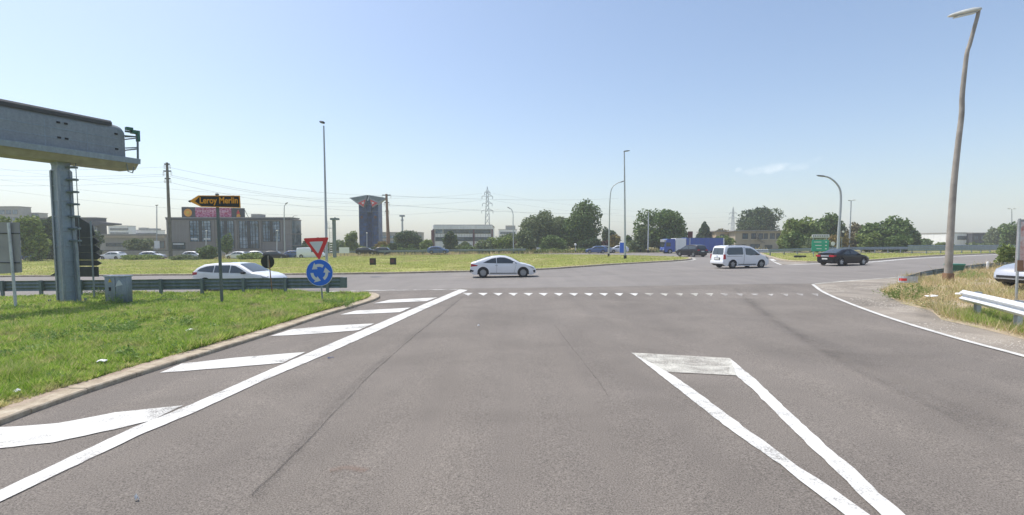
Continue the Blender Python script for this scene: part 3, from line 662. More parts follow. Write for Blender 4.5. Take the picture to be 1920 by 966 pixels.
tree(735, 118, 30, 455, 'leaf_dark', 'dark bush right behind the rusty pole', seed=89, low=.0, size=.25, cat='bush', name='bush')
tree(1530, 80, 60, 440, 'leaf_grey', 'grey green scrub right behind the green direction board', seed=90, low=.0, cat='bush', name='bush')
tree(1680, 82, 60, 438, 'leaf_mid', 'green scrub at the foot of the right thicket', seed=91, low=.0, cat='bush', name='bush')
tree(1490, 86, 50, 432, 'leaf_mid', 'green scrub left of the green direction board', seed=92, low=.0, cat='bush', name='bush')
def hedge(px0, px1, Y, ytop, mat, label, seed, th=1.2, size=.22):
    a = gpt(px0, Y, -.03); b_ = gpt(px1, Y, -.03); h = at((px0 + px1) / 2, ytop, Y).z - a.z; g = np.random.default_rng(seed); ln = (b_ - a).length
    n = int(ln * h / size ** 2 * 5); P = np.c_[g.uniform(0, ln, n), g.uniform(-th / 2, th / 2, n), h * g.uniform(0, 1.0, n) ** .7]; P[:, 2] *= 1 + .12 * np.sin(P[:, 0] * .9) + .08 * np.sin(P[:, 0] * 2.3)
    o = leafmesh('hedge', leaves_np(P, size, seed), M[mat]); o.location = a; tag(o, label, 'hedge')
hedge(745, 800, 111, 466, 'leaf_mid', 'trimmed low hedge right of the rusty pole', 61)
hedge(690, 712, 111, 465, 'leaf_dark', 'dark clipped hedge at the foot of the advertising tower', 62)
hedge(958, 1112, 106, 467.5, 'leaf_light', 'long low wild hedge along the far side of the island', 63)
hedge(1175, 1250, 104, 470, 'leaf_mid', 'low green hedge under the wide round tree', 64)
# spiky yucca-like plant behind the liftback
b0 = gpt(920, 70, .1); t = thing('spiky_plant', b0, 'spiky pale plant sticking up behind the white liftback roof', 'plant'); b = MB()
for k in range(26):
    a = random.uniform(0, 6.28); r_ = random.uniform(.4, 1.1); h_ = random.uniform(.5, 1.3); s_ = Vector((math.cos(a), math.sin(a), 0)); p0 = Vector((0, 0, .05)); p1 = s_ * r_ * .5 + Vector((0, 0, h_ * .75)); p2 = s_ * r_ + Vector((0, 0, h_))
    w_ = s_.cross(Vector((0, 0, 1))) * .03; b.add([p0 - w_, p0 + w_, p1 + w_, p1 - w_, p2], [(0, 1, 2, 3), (3, 2, 4)])
b.build('leaf', M['dry'], t); b['label'] if False else None

# ------------------------------------------------------------------ guardrails
def guardrail(path, top, waves, depth, side, label, mat='galv', spacing=2.0, postmat=None, group=None, th=.05, postw=.12, ground=0.):
    """path: xy points; side=+1 puts the beam on the left of the path direction; depth = beam height"""
    root = Vector((path[0][0], path[0][1], G(path[0][0]))); t = thing('guardrail', root, label, 'guardrail', group)
    prof = []; n = waves * 4
    for k in range(n + 1):
        z = -depth * k / n; prof.append((th * (.5 - .5 * math.cos(2 * math.pi * k * waves / n)), z))
    b = MB(); rings = []
    P = [Vector((p[0], p[1])) for p in path]
    for i, p in enumerate(P):
        tt = (P[min(i + 1, len(P) - 1)] - P[max(i - 1, 0)]).normalized(); nn = Vector((-tt.y, tt.x)) * side
        z = G(p.x) + top + ground
        rings.append([(p.x + nn.x * (q + .07), p.y + nn.y * (q + .07), z + w) for q, w in prof] + [(p.x + nn.x * (q + .064), p.y + nn.y * (q + .064), z + w) for q, w in prof[::-1]])
    b.add([v for r in rings for v in r], loft(rings) + [tuple(range(len(rings[0]))), tuple((len(rings) - 1) * len(rings[0]) + k for k in range(len(rings[0])))])
    b.build('beam', M[mat], t, world=True, smooth=60)
    rem = spacing * .35
    for a, c in zip(P[:-1], P[1:]):
        d = (c - a).length; s_ = 0; ang = math.atan2(c.y - a.y, c.x - a.x)
        while d - s_ > rem:
            s_ += rem; rem = spacing; q = a + (c - a) * (s_ / d); nn = Vector((-(c - a).y, (c - a).x)).normalized() * side
            pb = MB(); hh = top + .02; Mx = Matrix.Rotation(ang, 3, 'Z')
            for dx, dy, sx, sy in ((0, -.05 * side, postw, .006), (-postw / 2, 0, .006, .09), (postw / 2, 0, .006, .09)):
                v = Mx @ Vector((dx, dy, 0)); pb.box((q.x + v.x, q.y + v.y, G(q.x) + ground + hh / 2 - .1), (sx, sy, hh + .2), ang)
            v = Mx @ Vector((0, .045 * side, 0)); pb.box((q.x + v.x, q.y + v.y, G(q.x) + ground + top - depth / 2), (postw * 1.3, .05, depth * .8), ang)
            pb.build('post', M[postmat or mat], t, world=True)
        rem -= d - s_
    return t
g0 = gp(657, 550.5); gl = [(g0[0], 23.6), (-12, 23.8), (-18, 24.1), (-24, 24.5), (-34, 25.4), (-50, 27)]
gr = guardrail(gl, .87, 3, .50, -1, 'dark grey three wave guardrail along the back of the left verge', 'galv_dark', 2.0)
# flared end piece
b = MB(); x_, y_ = gl[0][0], gl[0][1]
b.bbox((x_ + .02, y_ + .10, G(x_) + .62), (.34, .08, .50), .03); b.build('end_piece', M['galv_dark'], gr, world=True)
# white rail at right
rr_ = smooth_line([(13.35, 15.0, 0), (12.7, 13.4, 0), (12.0, 11.8, 0), (11.2, 10.0, 0), (10.5, 8.4, 0)], 3)
guardrail([(v.x, v.y) for v in rr_], .76, 2, .33, -1, 'bright white two wave guardrail end at the right edge', 'rail_white', 2.2, 'galv_pale', th=.09, postw=.2)
# old low rail along bank
ob = smooth_line([(*gp(1702, 536), 0), (*gp(1740, 523), 0), (*gp(1790, 515), 0), (*gp(1850, 507), 0), (*gp(1910, 503), 0)], 3)
og = guardrail([(v.x, v.y) for v in ob], .45, 2, .28, 1, 'old low dark guardrail curving round the dry bank', 'galv_dark', 3.0)
q = gp(1703, 538); b = MB(); c0 = Vector((q[0] - .1, q[1] - .1, G(q[0])))
rg = [[(c0.x + .42 * math.cos(a), c0.y + .3 * math.sin(a), c0.z + z) for a in [math.pi * k / 9 + math.pi * .75 for k in range(10)]] for z in (.22, .38, .52)]
b.add([v for r in rg for v in r], loft(rg, False)); 
b.add([(c0.x + .43 * math.cos(a), c0.y + .31 * math.sin(a), c0.z + z) for z in (.30, .42) for a in (math.pi * 1.0, math.pi * 1.15, math.pi * 1.3)], [(0, 1, 4, 3), (1, 2, 5, 4)])
b.m[-2:] = [1, 1]
b.build('end_marker', [M['galv_pale'], M['red']], og, world=True)
# far rails
guardrail([gp(986, 478.5 - 1.2), gp(900, 478.2), gp(760, 479.5), gp(640, 481.5), gp(548, 483)], 1.15, 2, .42, 1, 'long dark guardrail beyond the roundabout, below the advertising tower', 'galv_dark', 4)
guardrail([gp(1352, 480), gp(1440, 481), gp(1500, 478.5), gp(1620, 475.5), gp(1702, 474.5)], .95, 2, .4, -1, 'pale far guardrail behind the small traffic island', 'galv', 3)
big = [gp(1700, 477.5), gp(1770, 477), gp(1860, 475.5), gp(1980, 473)]
guardrail(big, 1.25, 3, .75, -1, 'tall grey guardrail along the right exit road', 'galv', 2.5)

# ------------------------------------------------------------------ gantry at left
RR = Vector((-17.15, 23.0)); LL = Vector((-18.85, 18.85)); U2 = (LL - RR).normalized(); N2 = Vector((-U2.y, U2.x)); 
if N2.x < 0: N2 = -N2
U = Vector((U2.x, U2.y, 0)); Nn = Vector((N2.x, N2.y, 0)); Z = Vector((0, 0, 1))
zb, zt = CAMH + (455 - 309) / F * 22.8, CAMH + (455 - 236) / F * 22.8
RO = Vector((RR.x, RR.y, 0)); col_c = RO + U * 2.2 - Nn * .5; gz = G(col_c.x) + .1
gt = thing('sign_gantry', (col_c.x, col_c.y, gz), 'big grey cantilever sign gantry with ribbed square column at the left', 'gantry')
LEN = 13.
b = MB()   # main housing: rounded-top section swept along U
def hp(s, n, z): return RO + U * s + Nn * n + Z * z
sec = [(0, zb + .22), (0, zt - .35), (-.05, zt - .18), (-.16, zt - .06), (-.35, zt), (-1.0, zt), (-1.1, zt - .1), (-1.1, zb + .22)]
rg = []
for s_, k in ((.0, .6), (.06, .25), (.2, .08), (.45, 0), (3, 0), (6, 0), (9, 0), (LEN, 0)):
    rg.append([hp(s_, n, z - k * (zt - zb) * .18 * ((z - zb) / (zt - zb)) ** 3) for n, z in sec])
b.add([v for r in rg for v in r], loft(rg) + [tuple(range(8)), tuple(7 * 8 + k for k in range(8))])
hs = b.build('housing', M['gantry_panel'], gt, world=True, smooth=35)
b = MB()
for k in range(1, 3): 
    z = zb + .3 + (zt - zb - .6) * k / 3; b.add([hp(.3, .012, z), hp(LEN, .012, z), hp(LEN, .012, z + .03), hp(.3, .012, z + .03), hp(.3, .0, z), hp(LEN, .0, z), hp(LEN, .0, z + .03), hp(.3, .0, z + .03)], [(0, 1, 2, 3), (0, 1, 5, 4), (3, 2, 6, 7), (0, 3, 7, 4)])
for k in range(1, 9):
    s_ = k * 1.45; b.add([hp(s_, .006, zb + .3), hp(s_ + .02, .006, zb + .3), hp(s_ + .02, .006, zt - .4), hp(s_, .006, zt - .4)], [(0, 1, 2, 3)])
b.build('seam_strip', M['gantry'], hs, world=True)
b = MB()
for s_, z in ((2.2, .30), (2.45, .30), (2.2, .9), (2.45, .9), (.35, .35), (.35, 1.0), (5.3, .3), (5.6, .3)):
    c = hp(s_, .015, zt - z - .12); b.box(c, (.11, .05, .07), math.atan2(U.y, U.x))
b.build('bracket', M['black'], hs, world=True)
b = MB(); se = [(.02, zt - .16), (.035, zt - .02), (-.05, zt + .07), (-.4, zt + .09), (-.4, zt + .03), (-.1, zt + .01), (-.03, zt - .12)]
rg = [[hp(s_, n, z) for n, z in se] for s_ in (.5, 4, 8, LEN)]; b.add([v for r in rg for v in r], loft(rg) + [tuple(range(7))]); b.build('roof_edge', M['dark'], gt, world=True)
b = MB(); se = [(.42, zb + .03), (.45, zb + .25), (.40, zb + .27), (.0, zb + .27), (.0, zb + .21), (.36, zb + .20), (.34, zb + .05)]
rg = [[hp(s_, n, z) for n, z in se] for s_ in (-.36, 2, 6, LEN)]; b.add([v for r in rg for v in r], loft(rg) + [tuple(range(7)), tuple(21 + k for k in range(7))]); b.build('walkway', M['gantry'], gt, world=True)
b = MB(); se = [(.35, zb + .04), (.1, zb - .22), (-1.0, zb - .22), (-1.1, zb + .2), (.35, zb + .19)]
rg = [[hp(s_, n, z) for n, z in se] for s_ in (-.33, 2, 6, LEN)]; b.add([v for r in rg for v in r], loft(rg) + [tuple(range(5)), tuple(15 + k for k in range(5))]); b.build('underside', M['gantry_under'], gt, world=True)
b = MB()
for n in (.38, -.9):
    b.tube([hp(-.28, n, zb + .1), hp(-.32, n, zt - .30)], .045, 6)
for z in (zb + .7, zt - .55): b.tube([hp(-.3, .38, z), hp(-.3, -.9, z)], .03, 6); b.tube([hp(.05, .1, z), hp(-.3, .38, z + .06)], .03, 6)
b.tube([hp(.1, .2, zt - .32), hp(-.32, .38, zt - .32)], .045, 6); b.tube([hp(.1, .1, zt - .5), hp(-.3, .38, zt - .5)], .03, 6)
b.tube([hp(.15, .3, zb), hp(.1, .3, zb - .34), hp(-.08, .3, zb - .38), hp(-.16, .3, zb - .12)], .025, 6)
b.build('railing', M['galv_dark'], gt, world=True)
b = MB(); b.box(hp(-.26, .3, zt - .3), (.3, .25, .14), 1); b.box(hp(-.02, .3, zt - .2), (.25, .2, .12), 1); b.box(hp(-.34, .36, zt - .5), (.1, .2, .4), 1); b.build('lamp_bracket', M['plastic_green'], gt, world=True)
# column
b = MB(); ca = math.atan2(U.y, U.x); hw = .215
def cp(a, n, z): return Vector((col_c.x, col_c.y, 0)) + U * a + Nn * n + Z * z
def sq(z, w): return [cp(a * w, n * w, z) for a, n in ((-1, -1), (1, -1), (1, 1), (-1, 1))]
zs = [(gz - .1, hw), (gz + .35, hw), (gz + 2.2, hw), (gz + 4, hw), (zb - .35, hw), (zb - .1, hw * 1.25), (zb + .02, hw * 1.45)]
rg = [sq(z, w) for z, w in zs]; b.add([v for r in rg for v in r], loft(rg) + [(0, 1, 2, 3)])
cl = b.build('column', M['gantry'], gt, world=True)
b = MB(); z = gz + .5
while z < zb - .5:
    for s_ in (1,):
        b.box(cp(0, 0, z), (hw * 2 + .05, hw * 2 + .05, .05), ca)
    z += .62
for a in (-1, 1):
    for n in (-1, 1): b.box(cp(a * hw, n * hw, (gz + zb) / 2 - .2), (.1, .1, zb - gz - .7), ca)
b.build('rib', M['galv'], cl, world=True)
b = MB(); b.box(cp(0, 0, gz + .02), (1.0, 1.0, .06), ca)
for a in (-1, 1):
    for n in (-1, 1): b.tube([cp(a * .42, n * .42, gz), cp(a * .42, n * .42, gz + .2)], .05, 6)
b.build('base_plate', M['galv_dark'], gt, world=True)
b = MB(); lad = Vector((1, .1, 0)).normalized(); lc = Vector((col_c.x, col_c.y, 0)) + lad * (.34)
z = gz + 2.6
while z < zb - .3: b.bbox(lc + lad * .08 + Z * z, (.36, .22, .08), .02, .1); z += .5
b.tube([lc + lad * .24 + Z * (gz + 2.4), lc + lad * .24 + Z * zb], .015, 5)
b.build('ladder', M['galv_dark'], gt, world=True)
b = MB(); b.tube([lc + lad * .12 + Z * (gz - .1), lc + lad * .10 + Z * (gz + 2.5)], .06, 8); b.build('conduit', M['galv'], gt, world=True)

# ------------------------------------------------------------------ stacked arrow boards seen from behind
q = gp(175, 552, .1); Yb = 23.0; x0 = xat(176, Yb); base = Vector((x0, Yb, G(x0) + .1))
t = thing('direction_sign', base, 'stack of dark backed arrow boards on a pole behind the gantry column', 'road sign')
b = MB(); b.tube([base, at(170, 415, Yb)], .035, 8); b.tube([at(148, 560, Yb + .02), at(143, 425, Yb + .02)], .035, 8); b.build('post', M['galv'], t, world=True)
ys = [(412, 446, 184), (446, 460, 187), (460, 474, 189), (474, 488, 191), (488, 499, 192)]
for i, (ya, yb2, xr) in enumerate(ys):
    a = at(140, ya, Yb + .1); c = at(xr - 9, yb2, Yb + .1); tip = at(xr, (ya + yb2) / 2, Yb + .1)
    b = MB(); pl = [(a.x, a.z), (c.x, a.z), (tip.x, tip.z), (c.x, c.z + .015), (a.x, c.z + .015)]
    if i == 0: pl = [(a.x, a.z + .12), (c.x - .55, a.z + .1), (c.x, a.z - .25), (c.x + .1, c.z + .1), (c.x - .15, c.z + .015), (a.x, c.z + .015)]
    b.prism(pl, (1, 0, 0), (0, 0, 1), (0, Yb + .06, 0), (0, 1, 0), .04); b.build('arrow_board', M['dark'], t, world=True)
a = at(150, 500, Yb + .1); c = at(186, 519, Yb + .1); b = MB(); b.box(((a.x + c.x) / 2, Yb + .08, (a.z + c.z) / 2), (c.x - a.x, .04, a.z - c.z)); b.build('lower_board', M['dark'], t, world=True)
a = at(112, 506, Yb + .1); c = at(93, 517, Yb + .1); e = at(120, 519, Yb + .1); b = MB(); b.prism([(a.x, a.z), (c.x, c.z), (e.x + .4, e.z), (e.x + .4, a.z)], (1, 0, 0), (0, 0, 1), (0, Yb + .12, 0), (0, 1, 0), .04); b.build('arrow_board', M['dark'], t, world=True)

# sign back at the far left
Y = 19.5; base = gpt(29, Y, .1); t = thing('road_sign', base, 'large plain grey sign back on a steel post at the left edge', 'road sign')
b = MB(); b.tube([base - Z * .2, at(16, 418, Y)], .05, 10); b.build('post', M['galv_pale'], t, world=True)
b = MB(); a = at(-60, 417, Y + .08); c = at(35, 417, Y + .08); d = at(40, 511, Y + .08); e = at(-60, 517, Y + .08)
b.prism([(a.x, a.z), (c.x, c.z), (d.x, d.z), (e.x, e.z)], (1, 0, 0), (0, 0, 1), (0, Y + .07, 0), (0, 1, 0), .05); b.build('panel', M['sign_back'], t, world=True)
b = MB()
for yy in (437, 492):
    p0 = at(-60, yy, Y + .05); p1 = at(37, yy + 1, Y + .05); b = MB(); b.tube([p0, p1], .02, 6); b.build('clamp_bar', M['dark'], t, world=True)

# ------------------------------------------------------------------ cabinet
Y = 20.6; base = gpt(217, Y, .1); wq = 39 / F * Y; hq = at(221, 519, Y).z - base.z
t = thing('roadside_cabinet', base, 'grey roadside electrical cabinet with pale lid beside the gantry column', 'cabinet', rz=.05)
b = MB(); b.bbox((0, .18, hq / 2), (wq, .36, hq), .015); bd = b.build('body', M['galv'], t, smooth=30)
b = MB(); b.bbox((0, .18, hq + .02), (wq + .06, .46, .05), .015); b.build('lid', M['galv_pale'], t)
b = MB(); b.box((-.22, -.008, hq * .55), (.07, .016, .15)); b.build('handle', M['black'], t)
b = MB(); b.prism([(-.27, hq * .8), (-.13, hq * .8), (-.20, hq * .93)], (1, 0, 0), (0, 0, 1), (0, -.012, 0), (0, 1, 0), .01); b.build('warning_label', M['yellow'], t)
b = MB(); b.prism([(.0, hq * .64), (.30, hq * .70), (.17, hq * .88), (.12, hq * .86)], (1, 0, 0), (0, 0, 1), (0, -.012, 0), (0, 1, 0), .01); b.build('paint_mark', M['sign_grey'], t)
b = MB()
for x in (-wq / 2 + .05, wq / 2 - .05): b.box((x, .1, .02), (.25, .35, .05))
b.build('foot', M['black'], t)
b = MB(); b.box((.0, -.004, hq / 2), (.012, .008, hq * .95)); b.build('door_seam', M['dark'], t)

# ------------------------------------------------------------------ signs
def textmesh(body, size, name, mat, parent, loc, wid=None, ext=.004, bold=.0):
    cu = bpy.data.curves.new(name, 'FONT'); cu.body = body; cu.size = size; cu.extrude = ext; cu.offset = bold; cu.align_x = 'CENTER'; cu.align_y = 'CENTER'
    tmp = bpy.data.objects.new('tmp_text', cu); COL.objects.link(tmp); bpy.context.view_layer.update()
    me = bpy.data.meshes.new_from_object(tmp.evaluated_get(bpy.context.evaluated_depsgraph_get())); bpy.data.objects.remove(tmp)
    co = np.array([v.co for v in me.vertices])
    if wid: k = wid / (co[:, 0].max() - co[:, 0].min()); co[:, 0] *= k; co[:, 0] -= (co[:, 0].max() + co[:, 0].min()) / 2
    co[:, 1] -= (co[:, 1].max() + co[:, 1].min()) / 2
    V = np.c_[co[:, 0] + loc[0], -co[:, 2] + loc[1], co[:, 1] + loc[2]]; me.vertices.foreach_set('co', V.reshape(-1)); me.materials.clear(); me.materials.append(mat); me.name = name
    o = bpy.data.objects.new(name, me); COL.objects.link(o); o.parent = parent; return o
Y = 20.5; base = gpt(414, Y, .1); t = thing('arrow_sign', base, 'black arrow sign with orange lettering pointing left on a dark square post', 'road sign')
top = at(405, 364, Y); b = MB(); rel = top - base
b.tube([(0, .07, -.2), (rel.x, .07, rel.z)], .06, 8); b.tube([(rel.x, .07, rel.z - .02), (rel.x, .07, rel.z + .03)], [.085, .05], 8); b.build('post', M['pole_dark'], t)
s_ = F / Y; pp = lambda px, py: ((px - 405) / s_ + rel.x, (at(px, py, Y) - base).z)
outl = [pp(354, 377.5), pp(372, 366.5), pp(449, 367), pp(449.5, 390), pp(376, 388)]
b = MB(); b.prism(outl, (1, 0, 0), (0, 0, 1), (0, 0, 0), (0, 1, 0), .03); bd = b.build('board', M['orange'], t)
inl = [pp(365.5, 377.5), pp(375, 368), pp(447.5, 368.5), pp(448, 388.5), pp(377.5, 386.6)]
b = MB(); b.prism(inl, (1, 0, 0), (0, 0, 1), (0, -.006, 0), (0, 1, 0), .005); b.build('face', M['sign_black'], bd)
c = pp(410, 377.6); textmesh('Leroy Merlin', .34, 'lettering', M['orange'], bd, (c[0], -.012, c[1]), wid=71 / s_, bold=.008)
b = MB(); b.prism([pp(352, 377.5), pp(357, 375), pp(357, 380.5)], (1, 0, 0), (0, 0, 1), (0, -.005, 0), (0, 1, 0), .004); b.build('tip', M['sign_black'], bd)

Y = 23.2; base = gpt(511, Y, .1); t = thing('round_sign', base, 'round black sign back on a leaning post behind the guardrail weed', 'road sign')
c = at(501, 491, Y) - base; b = MB(); b.tube([(0, 0, -.1), (c.x + .08, 0, c.z + .1)], .025, 8); b.build('post', M['rust'], t)
b = MB(); b.tube([(c.x, .03, c.z), (c.x, .055, c.z)], .305, 28); b.build('disc', M['sign_black'], t)
b = MB(); b.box((c.x + .04, .018, c.z), (.05, .03, .55)); b.build('bracket', M['pole_old'], t)

Y = 20.; base = gpt(604, Y, .1); t = thing('roundabout_sign', base, 'red and white give way triangle above a blue roundabout disc on one post', 'road sign')
s_ = F / Y; pt = at(595, 445, Y) - base; b = MB(); b.tube([(0, .06, -.2), (pt.x, .06, pt.z)], .032, 10); b.build('post', M['galv'], t)
c = at(599, 511.5, Y) - base; Rr = 25.2 / s_
b = MB(); b.tube([(c.x, 0, c.z), (c.x, .03, c.z)], Rr, 40); ds = b.build('disc', M['sign_grey'], t)
b = MB(); b.tube([(c.x, -.005, c.z), (c.x, .001, c.z)], Rr * .965, 40); b.build('blue_face', M['blue'], ds)
for a0 in (58, 182, 304):
    b = MB(); ri, ro = Rr * .44, Rr * .66; n = 8; span = 58; pl = []
    for k in range(n + 1): a = R(a0 + span * k / n); pl.append((ri * math.cos(a), ri * math.sin(a), ro * math.cos(a), ro * math.sin(a)))
    vs = [(c.x + p[0], -.011, c.z + p[1]) for p in pl] + [(c.x + p[2], -.011, c.z + p[3]) for p in pl]
    fs = [(k, k + 1, k + 2 + n, k + 1 + n) for k in range(n)]
    a = R(a0 + span); tip = R(a0 + span + 40); r1, r2 = Rr * .30, Rr * .84
    vs += [(c.x + r1 * math.cos(a), -.0115, c.z + r1 * math.sin(a)), (c.x + r2 * math.cos(a), -.0115, c.z + r2 * math.sin(a)), (c.x + Rr * .60 * math.cos(tip), -.0115, c.z + Rr * .60 * math.sin(tip))]
    fs.append((2 * n + 2, 2 * n + 3, 2 * n + 4)); b.add(vs, fs); b.build('arrow', M['sign_grey'], ds)
def rtri(P, r, n=4):
    o = []
    for i in range(3):
        p = Vector(P[i]); a = (Vector(P[i - 1]) - p).normalized(); c_ = (Vector(P[(i + 1) % 3]) - p).normalized()
        for k in range(n + 1): u = k / n; o.append(tuple(p + (a * (1 - u) ** 2 + c_ * u ** 2) * r))
    return o
pp = lambda px, py: ((px - 595) / s_ + pt.x, (at(px, py, Y) - base).z)
T = [pp(568, 447), pp(616.5, 445), pp(597.5, 488)]
b = MB(); b.prism(rtri(T, .09), (1, 0, 0), (0, 0, 1), (0, 0, 0), (0, 1, 0), .025); ty = b.build('yield_plate', M['red'], t)
T2 = [pp(579.5, 453.6), pp(606, 452.5), pp(595.6, 476)]
b = MB(); b.prism(rtri(T2, .05), (1, 0, 0), (0, 0, 1), (0, -.006, 0), (0, 1, 0), .005); b.build('white_face', M['sign_grey'], ty)

# two dark panels on the island
for px, lab in ((699, 'small dark square panel on the island, the left of two'), (737, 'small dark square panel on the island, the right of two')):
    Y = 55; base = gpt(px, Y, .12); h = .72; t = thing('ground_panel', base, lab, 'panel', 'dark panels on the island')
    b = MB(); b.bbox((0, 0, .06 + h / 2), (.68, .06, h), .01); pn = b.build('panel', M['trim'], t)
    b = MB()
    for x in (-.25, .25): b.box((x, .06, .3), (.05, .05, .8))
    b.build('leg', M['rust'], t)
    b = MB(); b.box((-.08, -.034, .06 + h * .55), (.38, .01, h * .5)); b.build('inner_plate', plain('maroon', (.12, .05, .05), .7), pn)

# ------------------------------------------------------------------ lamp posts
def lamp(px0, Y, pts, headpx, label, mat='pole_grey', r=(.11, .06), hs=(.75, .28, .14), name='street_lamp', heads=1, group=None, off=.1, tilt=0., headmat='cream'):
    """pts: picture points of the pole from foot to top at distance Y"""
    base = gpt(px0, Y, off); t = thing(name, base, label, 'street lamp', group)
    P = [Vector((0, 0, -.1))] + [at(x, y, Y) - base for x, y in pts]; n = len(P)
    if n > 3: P = [P[0]] + smooth_line(P[1:], 4)
    n = len(P); zz = [max(0, p.z) for p in P]; zm = max(zz) or 1
    b = MB(); b.tube(P, [r[0] + (r[1] - r[0]) * z / zm for z in zz], 10); b.build('pole', M[mat], t, smooth=40)
    b = MB(); b.tube([(0, 0, -.05), (0, 0, .45)], r[0] * 1.35, 10); b.build('base_sleeve', M['black'] if mat != 'pole_old' else M['rust'], t)
    for i, hp_ in enumerate(headpx):
        c = at(hp_[0], hp_[1], Y) - base; c2 = at(hp_[2], hp_[3], Y) - base; d = (c2 - c)
        ln = d.length; d.normalize(); b = MB(); up = Vector((0, 0, 1)); sd = Vector((0, 1, 0)); up = sd.cross(d) if d.x < 0 else d.cross(sd); up = -up if up.z < 0 else up
        rg = []
        for u, w_, h_ in ((0, .25, .3), (.06, .6, .7), (.3, 1, 1), (.6, 1, .95), (.88, .75, .65), (1, .3, .3)):
            cc = c + d * ln * u; rg.append([cc + sd * hs[1] * .5 * w_ * math.cos(a) + up * hs[2] * (.55 if math.sin(a) > 0 else .4) * h_ * math.sin(a) for a in [2 * math.pi * k / 12 for k in range(12)]])
        b.add([v for r_ in rg for v in r_], loft(rg) + [tuple(range(12)), tuple(60 + k for k in range(12))]); hd = b.build('lamp_head', M[headmat], t, smooth=40)
        b = MB(); cc = c + d * ln * .5 - up * hs[2] * .36; b.prism([(-.3, -.5), (.3, -.5), (.36, 0), (.3, .5), (-.3, .5), (-.36, 0)], d * ln, sd * hs[1] * .7, cc, -up, hs[2] * .12); b.build('lamp_glass', M['lamp_glass'], hd)
    return t
lamp(1777, 25.4, [(1777, 525), (1782, 440), (1788, 350), (1797, 265), (1803, 215), (1804, 180), (1808, 140), (1813, 100), (1818, 84), (1826, 55), (1833, 30), (1835, 20)], [(1840, 17, 1778, 31)], 'tall crooked weathered lamp post leaning right on the dry bank', 'pole_old', (.17, .075), (1.6, .42, .26), off=.06)
lamp(613, 43, [(613, 505), (610, 360), (607, 236)], [(609, 231, 599, 228)], 'tall straight lamp post rising behind the roundabout sign', 'pole_grey', (.12, .06), (.5, .35, .2), headmat='dark')
lamp(1172, 64, [(1172, 480), (1171.5, 380), (1170.5, 284)], [(1169, 284, 1181, 282.5)], 'tall straight lamp post near the front of the island', 'pole_grey', (.14, .07), (.8, .3, .14), headmat='dark')
lamp(1141, 74, [(1141.5, 480), (1142.5, 420), (1144, 370), (1148, 352), (1157, 344), (1165, 341)], [(1163, 342, 1172, 339)], 'curved arm lamp post just left of the tall straight island lamp', 'pole_grey', (.11, .06), (.8, .3, .14), headmat='dark')
lamp(1571, 58, [(1571, 478), (1573, 430), (1576, 390), (1576, 360), (1569, 345), (1556, 334), (1543, 330)], [(1547, 331, 1531, 329)], 'curved arm lamp post behind the dark car on the right', 'pole_grey', (.17, .09), (.95, .35, .16), headmat='dark')
lamp(1591, 84, [(1591, 476), (1594, 425), (1596, 376)], [(1595, 376.5, 1590, 375.5), (1597, 375.5, 1605, 375)], 'slender double headed lamp post right of the curved one', 'pole_grey', (.11, .07), (.6, .3, .14))
lamp(963, 104, [(963, 472), (962, 420), (962, 402), (959, 393), (955, 391)], [(956, 391, 951, 388.5)], 'distant curved lamp post in front of the hazy tree edge', 'pole_grey', (.12, .07), (.6, .3, .16), headmat='dark')
lamp(1215, 98, [(1215, 474), (1215.5, 430), (1216, 398)], [(1216, 398, 1212, 397)], 'thin grey lamp post in front of the wide round tree', 'galv_pale', (.13, .08), (.5, .3, .14))
lamp(534, 102, [(534, 474), (533, 420), (533, 390), (535, 384), (538, 382)], [(535, 382, 540, 380)], 'curved lamp post standing before the dark office right end', 'pole_grey', (.13, .07), (.6, .3, .16), headmat='dark')
lamp(549, 125, [(549, 472), (548, 420), (549, 408), (552, 404.5), (555, 404)], [(552, 404, 558, 405)], 'faint small curved lamp post right of the dark office', 'pole_grey', (.12, .07), (.6, .3, .16))
lamp(294, 108, [(294, 476), (294, 420), (294, 386)], [(291, 385.5, 297, 384.5)], 'plain lamp post left of the tall utility pole', 'pole_grey', (.12, .08), (.6, .3, .16), headmat='dark')
lamp(519, 96, [(519, 474), (519.5, 445), (520, 434)], [(517, 433, 522, 432)], 'short lamp post in front of the dark office fourth window', 'galv_pale', (.1, .06), (.5, .3, .16))
lamp(386, 96, [(386, 476), (386.5, 450), (387, 434)], [(385, 433.5, 389, 432.5)], 'short lamp post in front of the dark office first window', 'galv_pale', (.1, .06), (.5, .3, .16))
lamp(688, 112, [(688, 466), (688, 452), (688, 438)], [(686.5, 437.5, 689.5, 437)], 'short lamp in front of the blue advertising tower', 'galv_pale', (.09, .06), (.4, .4, .3))
lamp(1079, 104, [(1079, 474), (1079, 465), (1079, 460)], [(1077, 459, 1081, 459)], 'low globe garden lamp below the tallest dark tree', 'galv_pale', (.08, .05), (.5, .45, .5), headmat='white')
lamp(1894, 170, [(1896, 450), (1897, 420), (1897, 392)], [(1895, 391.5, 1889, 391), (1899, 391.5, 1905, 391)], 'faint far double lamp post at the right edge', 'pole_grey', (.2, .12), (.9, .4, .3))

